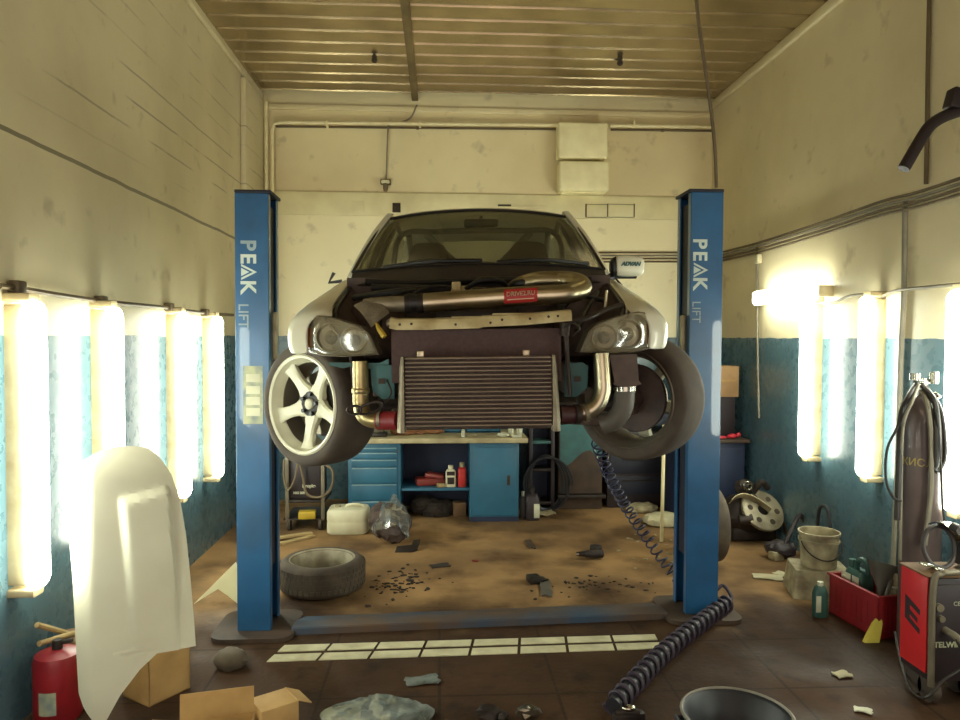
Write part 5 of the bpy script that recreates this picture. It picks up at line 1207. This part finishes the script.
# gas cylinder with hung cables
Yg = 4.17
gx = at(921, 500, Y=Yg).x; gr_ = .112
gx = min(gx, XR-.135)
ztop = at(920, 382, Y=Yg).z; zsh = at(920, 420, Y=Yg).z
gc = thing('gas_cylinder', 'tall brown gas cylinder with yellow letters standing at the right wall', 'gas cylinder', (gx, Yg, 0))
MB().lathe([(0, .003), (gr_-.01, .003), (gr_, .02), (gr_, zsh-.02), (gr_*.95, zsh+.04), (gr_*.72, zsh+.10), (gr_*.4, zsh+.135), (.028, zsh+.15), (.028, zsh+.18), (0, zsh+.18)], n=40).build('bottle', 'cylinder_brown', gc, ang=50)
vz = zsh+.18
MB().cyl((0, 0, vz), (0, 0, vz+.07), .018).cyl((-.055, 0, vz+.05), (.04, 0, vz+.05), .016).cyl((-.06, -.01, vz+.06), (-.06, -.01, vz+.10), .03, n=18).cyl((.05, -.02, vz+.04), (.05, -.02, vz+.11), .024, n=18).cyl((.02, -.03, vz-.06), (.05, -.06, vz-.02), .022, n=14).build('valve', 'chrome', gc)
zt3 = at(920, 464, Y=Yg-gr_).z
def wrapc(p):
    th = p.x/gr_ - .95; return V(((gr_+.0015+p.z)*math.sin(th), -(gr_+.0015+p.z)*math.cos(th), zt3+p.y))
text('УГЛЕКИСЛОТА', .062, None, 'cylinder_lettering', 'yellow_text', gc, wrap=wrapc, extrude=.0005)
def hang(name, pts, r, m, lb, grp=None):
    return solo(MB().tube(fit([at(x, y, Y=Yy) for x, y, Yy in pts], 40), r, 8), name, m, lb, 'cable', None, grp)
Yc = Yg-gr_-.03
hang('torch_cable', [(917, 384, Yg), (908, 398, Yc+.06), (901, 418, Yc+.05), (899, 470, Yc+.05), (897, 520, Yc+.05)], .017, 'cable_dark', 'thick dark cable hanging down the left side of the gas cylinder')
hang('torch_cable', [(918, 388, Yg-.04), (906, 410, Yc+.04), (896, 430, Yc+.03), (887, 450, Yc+.03), (886, 480, Yc+.03), (893, 497, Yc+.03), (901, 501, Yc+.03)], .008, 'cable_dark', 'thin black cable bowing out left of the gas cylinder')
hang('torch_cable', [(922, 390, Yg-.04), (928, 408, Yc), (931, 440, Yc), (931, 490, Yc), (928, 520, Yc), (925, 545, Yc)], .014, 'cable_grey', 'grey cable hanging down the middle of the gas cylinder')
hang('torch_cable', [(922, 386, Yg-.04), (934, 400, Yc), (938, 430, Yc), (937, 460, Yc), (934, 470, Yc)], .016, 'cable_dark', 'thick dark cable hanging right of the grey one on gas cylinder')
hang('torch_cable', [(924, 384, Yg), (940, 408, Yc+.05), (945, 440, Yc+.04), (944, 462, Yc+.04), (936, 470, Yc), (936, 430, Yc-.02), (928, 395, Yg-.06)], .012, 'cable_dark', 'looped dark cable along the right side of the gas cylinder')
hang('torch_cable', [(919, 385, Yg-.03), (912, 402, Yc+.01), (905, 418, Yc+.0), (902, 440, Yc+.03), (901, 490, Yc+.06), (900, 560, Yc+.06)], .009, 'cable_grey', 'pale thin cable hanging along left edge of the gas cylinder')
hang('torch_cable', [(922, 388, Yg-.04), (936, 412, Yc-.02), (941, 470, Yc), (943, 510, Yc), (948, 535, Yc-.05)], .007, 'cable_dark', 'thin black cable trailing right down toward the welding mask')
# red crate with a green canister inside
cA = floor_pt(823, 622); 
p1 = at(818, 569, Z=.27); p2 = at(881, 617, Z=0.27)
A0 = floor_pt(829, 612); A1 = floor_pt(878, 640)
along = (A1-A0); L_ = along.length; ang = math.atan2(along.y, along.x)
ctr = A0+along*.5; side_ = V((-math.sin(ang), math.cos(ang), 0)); side_ = side_ if side_.x > 0 else -side_
wdt = .27; ctr2 = ctr+side_*wdt/2
cr_ = thing('red_crate', 'red plastic crate on the floor before the white bucket', 'crate', (ctr2.x, ctr2.y, 0), ang)
hC = .26
mb = MB().bx((-L_/2, -wdt/2, .002), (L_/2, wdt/2, .012))
def wallc(x0, x1, y0, y1):
    mb.bx((x0, y0, .002), (x1, y1, .05)); mb.bx((x0, y0, hC-.05), (x1, y1, hC))
    n = 9
    for i in range(n+1):
        if abs(x1-x0) > abs(y1-y0): xx = x0+(x1-x0-.016)*i/n; mb.bx((xx, y0, .04), (xx+.016, y1, hC-.04))
        else: yy = y0+(y1-y0-.016)*i/n; mb.bx((x0, yy, .04), (x1, yy+.016, hC-.04))
    if abs(x1-x0) > abs(y1-y0): mb.bx((x0, y0+.003, .04), (x1, y1-.003, hC-.04))
    else: mb.bx((x0+.003, y0, .04), (x1-.003, y1, hC-.04))
wallc(-L_/2, L_/2, -wdt/2, -wdt/2+.012); wallc(-L_/2, L_/2, wdt/2-.012, wdt/2); wallc(-L_/2, -L_/2+.012, -wdt/2, wdt/2); wallc(L_/2-.012, L_/2, -wdt/2, wdt/2)
mb.build('crate_body', 'crate_red', cr_)
mb = MB(); e_ = .012
mb.bx((-L_/2-e_, -wdt/2-e_, hC), (L_/2+e_, -wdt/2+.012, hC+.012)).bx((-L_/2-e_, wdt/2-.012, hC), (L_/2+e_, wdt/2+e_, hC+.012)).bx((-L_/2-e_, -wdt/2, hC), (-L_/2+.012, wdt/2, hC+.012)).bx((L_/2-.012, -wdt/2, hC), (L_/2+e_, wdt/2, hC+.012)).build('crate_rim', 'crate_red', cr_)
def loc(x, y, z=0.): return V((ctr2.x+x*math.cos(ang)-y*math.sin(ang), ctr2.y+x*math.sin(ang)+y*math.cos(ang), z))
ys_ = 1 if (V((-math.sin(ang), math.cos(ang), 0))-side_).length < .1 else -1
# green oil canister with handle
ys_s = 1 if (V((-math.sin(ang), math.cos(ang), 0))-side_).length < .1 else -1
gq = loc(-L_*.26, .0, .013)
go = thing('green_canister', 'green oil canister with handle and white labels standing in the red crate', 'canister', gq, ang)
MB().loft([[(x, y, z) for x, y in rrect(.18*k, .11*k2, .03, 4)] for z, k, k2 in ((.001, .95, .95), (.012, 1, 1), (.24, 1, 1), (.29, .9, .9), (.31, .82, .7))]).build('body', 'green_plastic', go)
MB().tube(fit([(-.02, 0, .30), (-.01, 0, .36), (.04, 0, .385), (.08, 0, .36), (.085, 0, .30)], 18), .017, 8).build('handle', 'green_plastic', go)
MB().cyl((-.065, 0, .30), (-.065, 0, .36), .022, n=16).build('cap', 'green_plastic', go)
MB().bx((-.09, -.0635, .17), (.0, -.0605, .28), .001).bx((.015, -.0635, .15), (.08, -.0605, .28), .001).build('label', 'pale_label', go)
# grey funnel parts and yellow brush in the crate
fq = loc(L_*.22, 0, .015)
fn = thing('grey_funnel', 'grey plastic funnel lying across near end of the red crate', 'funnel', fq)
fc = V((fq.x+.0, fq.y, hC+.09))
MB().lathe([(.02, -.20), (.024, -.08), (.10, .06), (.11, .08), (.105, .08), (.09, .055), (.016, -.08), (.014, -.20)], fc, (.25, .15, .9), n=28).build('funnel_cone', 'grey_plastic', fn, world=True, ang=50)
pq = loc(L_*.36, .02, 0); solo(MB().tube([V((pq.x, pq.y, hC+.085)), V((pq.x+.02, pq.y+.02, hC+.095)), V((pq.x+.16, pq.y+.06, hC+.10))], [.05, .055, .045], 14).box(V((pq.x+.05, pq.y+.03, .15)), (.07, .08, .27), (0, 0, ang), .01), 'grey_jug', 'dirty_white', 'pale grey jug standing in near end of the red crate', 'jug', (pq.x+.05, pq.y+.03, .015))
bq = at(868, 640, Z=.0)
bs_ = thing('yellow_broom', 'small broom with yellow bristles leaning between red crate and welder', 'broom', (bq.x, bq.y-.02, 0))
h0 = V((bq.x, bq.y-.03, .002)); ax_ = (at(893, 575, Y=bq.y+.10)-h0).normalized()
sd_ = V((1, 0, 0))
rg = []
for tt, w_, d_ in ((0, .10, .035), (.06, .085, .033), (.12, .065, .03), (.15, .04, .025)):
    c_ = h0+ax_*tt; rg.append([c_+V((x, y, 0)) for x, y in rrect(w_, d_, .012, 3)])
MB().loft(rg).build('bristles', 'bristle', bs_, world=True)
MB().tube([h0+ax_*.14, h0+ax_*.42], .012, 8).build('broom_handle', 'grey_plastic', bs_, world=True)
# green bottle in front of the crate
gb = floor_pt(822, 618)
b2 = thing('green_bottle', 'small green bottle with white label standing at left end of the red crate', 'bottle', (gb.x, gb.y+.03, 0))
MB().loft([[(x, y, z) for x, y in rrect(.095*k, .07*k, .025*k, 4)] for z, k in ((.001, .92), (.01, 1), (.16, 1), (.20, .7), (.21, .5))]).build('body', 'green_plastic', b2)
MB().cyl((0, 0, .205), (0, 0, .235), .02, n=16).build('cap', 'pale_label', b2)
MB().bx((-.045, -.0375, .04), (-.01, -.0352, .15), .001).build('label', 'pale_label', b2)
# white bucket on a pale block
bb = floor_pt(810, 603)
blk = thing('white_block', 'dirty white step block on the floor under the bucket', 'block', (at(818, 590, Y=bb.y+.2).x, bb.y+.2, 0), -.25)
MB().loft([[(x, y, z) for x, y in rrect(w_, d_, .02, 3)] for z, w_, d_ in ((.002, .42, .36), (.18, .38, .32), (.20, .37, .31))]).build('block_body', 'dirty_white', blk)
bz = .201; bx_ = blk.location.x-.0; by_ = bb.y+.2
bk = thing('white_bucket', 'dirty white plastic bucket standing on the pale block at right wall', 'bucket', (bx_, by_, bz))
hB = at(818, 531, Y=by_).z-bz; hB = max(.2, min(.34, hB))
bw = (at(837.5, 535, Y=by_).x-at(800, 535, Y=by_).x)/2
MB().lathe([(0, .002), (bw*.84, .002), (bw*.86, .012), (bw*.93, hB*.72), (bw*1.0, hB*.72), (bw*1.0, hB*.78), (bw*.95, hB*.79), (bw*.97, hB*.93), (bw*1.03, hB*.94), (bw*1.03, hB), (bw*.95, hB), (bw*.84, .02), (0, .015)], n=40).build('bucket_body', 'dirty_white', bk, ang=40)
MB().tube([(bw*math.cos(a)*1.05, -.03-.10*math.sin(a)*1.0, hB*.75-.12*math.sin(a)) for a in [PI*i/16 for i in range(17)]], .005, 6).build('wire_handle', 'dark_metal', bk)
# leaning plank / foil strip beside the block
a_ = floor_pt(779, 592)
# pile of machine parts in the far right corner
cp = floor_pt(757, 547)
gbx = thing('gearbox', 'dirty alloy gearbox with round flange on the floor in the right corner', 'gearbox', (cp.x, cp.y+.25, 0))
MB().ball((0, .05, .21), .24, (1.0, .8, .85), 3, .012).box((.05, .05, .07), (.42, .3, .13), None, .03).build('housing', 'dark_metal', gbx)
fl_ = at(772, 515, Y=cp.y+.0)
ax = (.15, -.75, .62)
pc_ = V((.10, -.13, .30))
MB().lathe([(.05, .012), (.06, .02), (.185, .02), (.20, .01), (.20, -.02), (.16, -.05), (.05, -.05)], pc_, ax, n=36).build('flange', 'wheel_dull', gbx)
axv = V(ax).normalized(); u_ = axv.orthogonal().normalized(); w_ = axv.cross(u_)
for i in range(6):
    a = 2*PI*i/6; c_ = pc_+(u_*math.cos(a)+w_*math.sin(a))*.13+axv*.021; MB().cyl(c_, c_+axv*.003, .026, n=14).build('flange_hole', 'dark_slot', gbx)
sv = MB()
sv.grid([[V((-.22+.26*t+.0*w, -.20+.04*math.sin(3*t), .37+.13*math.sin(PI*(.12+.62*t))-.05*w)) + V((.12*t*t, .0, -.13*t*t)) + V((0, .06*w, 0)) for t in [i/10 for i in range(11)]] for w in (0, .5, 1)], .008)
sv.build('curved_shield', 'dirty_white', gbx)
MB().tube([V((-.05+.035*math.cos(a), -.16, .53+.035*math.sin(a))) for a in [2*PI*i/16 for i in range(16)]], .010, 6, loop=True).build('shaft_ring', 'chrome', gbx)
MB().ball((-.04, -.06, .50), .09, (1, .9, .8), 3, .008).build('shaft_boss', 'dark_metal', gbx)
MB().tube(fit([(.02, -.1, .46), (.08, -.14, .56), (.15, -.12, .5)], 10), .03, 8).build('shift_lever', 'dark_metal', gbx)
MB().tube([(-.13, -.17, .22), (-.02, -.19, .24)], .05, 12).build('starter', 'dark_metal', gbx)
a_ = at(774, 477, Y=cp.y+.42); b_ = floor_pt(792, 546)
solo(MB().box((a_+V((b_.x, b_.y, 0.02)))/2, (.06, .06, (a_-b_).length*.97), V((0, 0, 1)).rotation_difference(a_-b_).to_matrix(), .008), 'metal_bar', 'rust_brown', 'brown metal bar leaning on blue wall beside the gearbox', 'bar', (b_.x, b_.y, 0))
# dark vacuum like clutter between gearbox and bucket
c = floor_pt(786, 562)
solo(MB().ball((c.x, c.y+.1, .08), .11, (1.2, .9, .7), 3, .014).tube(fit([(c.x, c.y+.05, .1), (c.x+.1, c.y+.1, .26), (c.x+.22, c.y+.2, .34), (c.x+.3, c.y+.22, .22)], 16), .02, 8), 'tangled_hose', 'welder_dark', 'dark tangled hose heap between the gearbox and the bucket', 'hose', (c.x, c.y+.1, 0))
c = floor_pt(776, 560); solo(MB().box((c.x, c.y, .04), (.10, .09, .075), (0, 0, .3), .012), 'white_cup', 'dirty_white', 'small pale carton on the floor before the tangled hose heap', 'box', (c.x, c.y, .002))
q = at(823, 520, X=XR-.06)
solo(MB().tube(fit([(q.x, q.y+.1, .02), (q.x-.02, q.y+.05, .3), (q.x-.03, q.y, .5), (q.x-.02, q.y-.1, .52), (q.x-.02, q.y-.16, .3), (q.x-.04, q.y-.18, .02)], 24), .014, 8), 'black_hose', 'tub_black', 'black hose arching up from floor behind the white bucket', 'hose')
# tyre standing behind right column
ty_ = floor_pt(726, 568)
tt = thing('standing_tyre', 'dusty tyre standing upright behind the right lift column', 'tyre', (ty_.x-.10, ty_.y+.2, .315), (0, 0, .0))
MB().lathe([(.20, .09), (.23, .105), (.28, .105), (.305, .09), (.312, .05), (.313, -.05), (.305, -.09), (.28, -.105), (.23, -.105), (.20, -.09)], (0, 0, 0), (1, 0, 0), n=48, closed=True).build('tyre_ring', 'tyre_dusty', tt, ang=50)
MB().lathe([(.205, .088), (.195, .03), (.195, -.03), (.205, -.088)], (0, 0, 0), (1, 0, 0), n=40).build('rim', 'wheel_dull', tt, ang=50)
# side table in the right back corner with carton
a_ = at(722, 440, Y=7.2)
Yd = at(740, 500, X=2.75).y if False else 7.1
x1 = min(at(757, 440, Y=Yd).x, XR-.03); x0 = x1-.72; zd = at(740, 443, Y=Yd).z
tbn = thing('side_table', 'dark blue cupboard with a brown top in the right back corner', 'cupboard', ((x0+x1)/2, Yd+.3, 0))
MB().bx((x0, Yd-.02, zd), (x1, Yd+.62, zd+.035), .005).build('table_top', 'rust_brown', tbn, world=True)
MB().bx((x0+.03, Yd+.02, .001), (x1-.04, Yd+.6, zd-.001), .005).build('carcass', 'bench_dark', tbn, world=True)
MB().bx((x0+.06, Yd+.005, .08), (x1-.07, Yd+.019, zd-.06), .004).build('door', 'bench_dark', tbn, world=True)
ztt = zd+.035
q = at(733, 440, Y=Yd+.05)
solo(MB().ball((q.x, Yd+.07, ztt+.025), .05, (1.1, .8, .5), 2, .004).cyl((q.x+.04, Yd+.05, ztt+.03), (q.x+.07, Yd+.05, ztt+.05), .02, n=10), 'red_rag', 'bright_red', 'bright red rag lying on the brown topped corner cupboard', 'rag', (q.x, Yd+.07, ztt))
solo(MB().box((q.x-.10, Yd+.1, ztt+.012), (.08, .06, .022), None, .004), 'red_packet', 'bright_red', 'small red packet left of the bright red rag', 'packet', (q.x-.10, Yd+.1, ztt))
# stand with the carton
xs1 = at(735, 420, Y=Yd+.2).x
z0_ = at(730, 397, Y=Yd+.2).z; z1_ = at(730, 366, Y=Yd+.2).z
solo(MB().bx((xs1-.55, Yd+.2, ztt+.001), (xs1, Yd+.5, z0_-.001), .005), 'wall_cabinet', 'welder_dark', 'dark upright box on the corner cupboard under the carton', 'cabinet', None)
ct = thing('carton_box', 'tan carton on the dark box in the right back corner', 'box', (xs1-.15, Yd+.35, z0_))
q = at(739, 380, Y=Yd+.19)
MB().bx((xs1-.42, Yd+.19, z0_), (q.x, Yd+.48, z1_), .004).build('carton_body', 'brown_box', ct, world=True)
MB().bx((xs1-.40, Yd+.186, (z0_+z1_)/2+.0), (q.x-.03, Yd+.1895, (z0_+z1_)/2+.02)).build('tape', 'card', ct, world=True)
# dark bent arm reaching in from the right wall
Ya = at(925, 130, X=XR-.45).y
ba = thing('bent_bar', 'dark bent metal bar jutting from the right wall high above the welder', 'bar', (XR, Ya, 2.9))
p = [at(903.5, 169, Y=Ya), at(921, 139, Y=Ya), at(930, 126, Y=Ya), at(943, 117, Y=Ya), at(965, 109, Y=Ya)]
rA = 6.0*(Ya/725)
pth = fit(p, 24); last = pth[-1]
pth.append(V((XR-.02, Ya+.02, last.z+.05)))
MB().tube(pth, rA, 16).build('bar_tube', 'bent_arm', ba, world=True, ang=60)
q = at(957, 100, Y=Ya+.0)
MB().box((q.x, Ya, q.z), (.10, .08, .11), (0, .25, 0), .008).build('square_socket', 'bent_arm', ba, world=True)
MB().box((XR-.012, Ya+.02, last.z+.06), (.022, .16, .22), None, .004).build('wall_plate', 'bent_arm', ba, world=True)
# narrow brown stand seen left of the lift column's foot
# ------------------------------------------------------------------ light
w = bpy.data.worlds.new('world'); SC.world = w; w.use_nodes = True
bg = w.node_tree.nodes['Background']; bg.inputs[0].default_value = (.92, .77, .69, 1); bg.inputs[1].default_value = 1.0
SC.view_settings.view_transform = 'Standard'; SC.view_settings.look = 'None'; SC.view_settings.gamma = 1; SC.view_settings.use_curve_mapping = False
SC.view_settings.exposure = 0.92
SC.cycles.use_denoising = True; SC.cycles.max_bounces = 8; SC.cycles.transparent_max_bounces = 12; SC.cycles.sample_clamp_indirect = 6
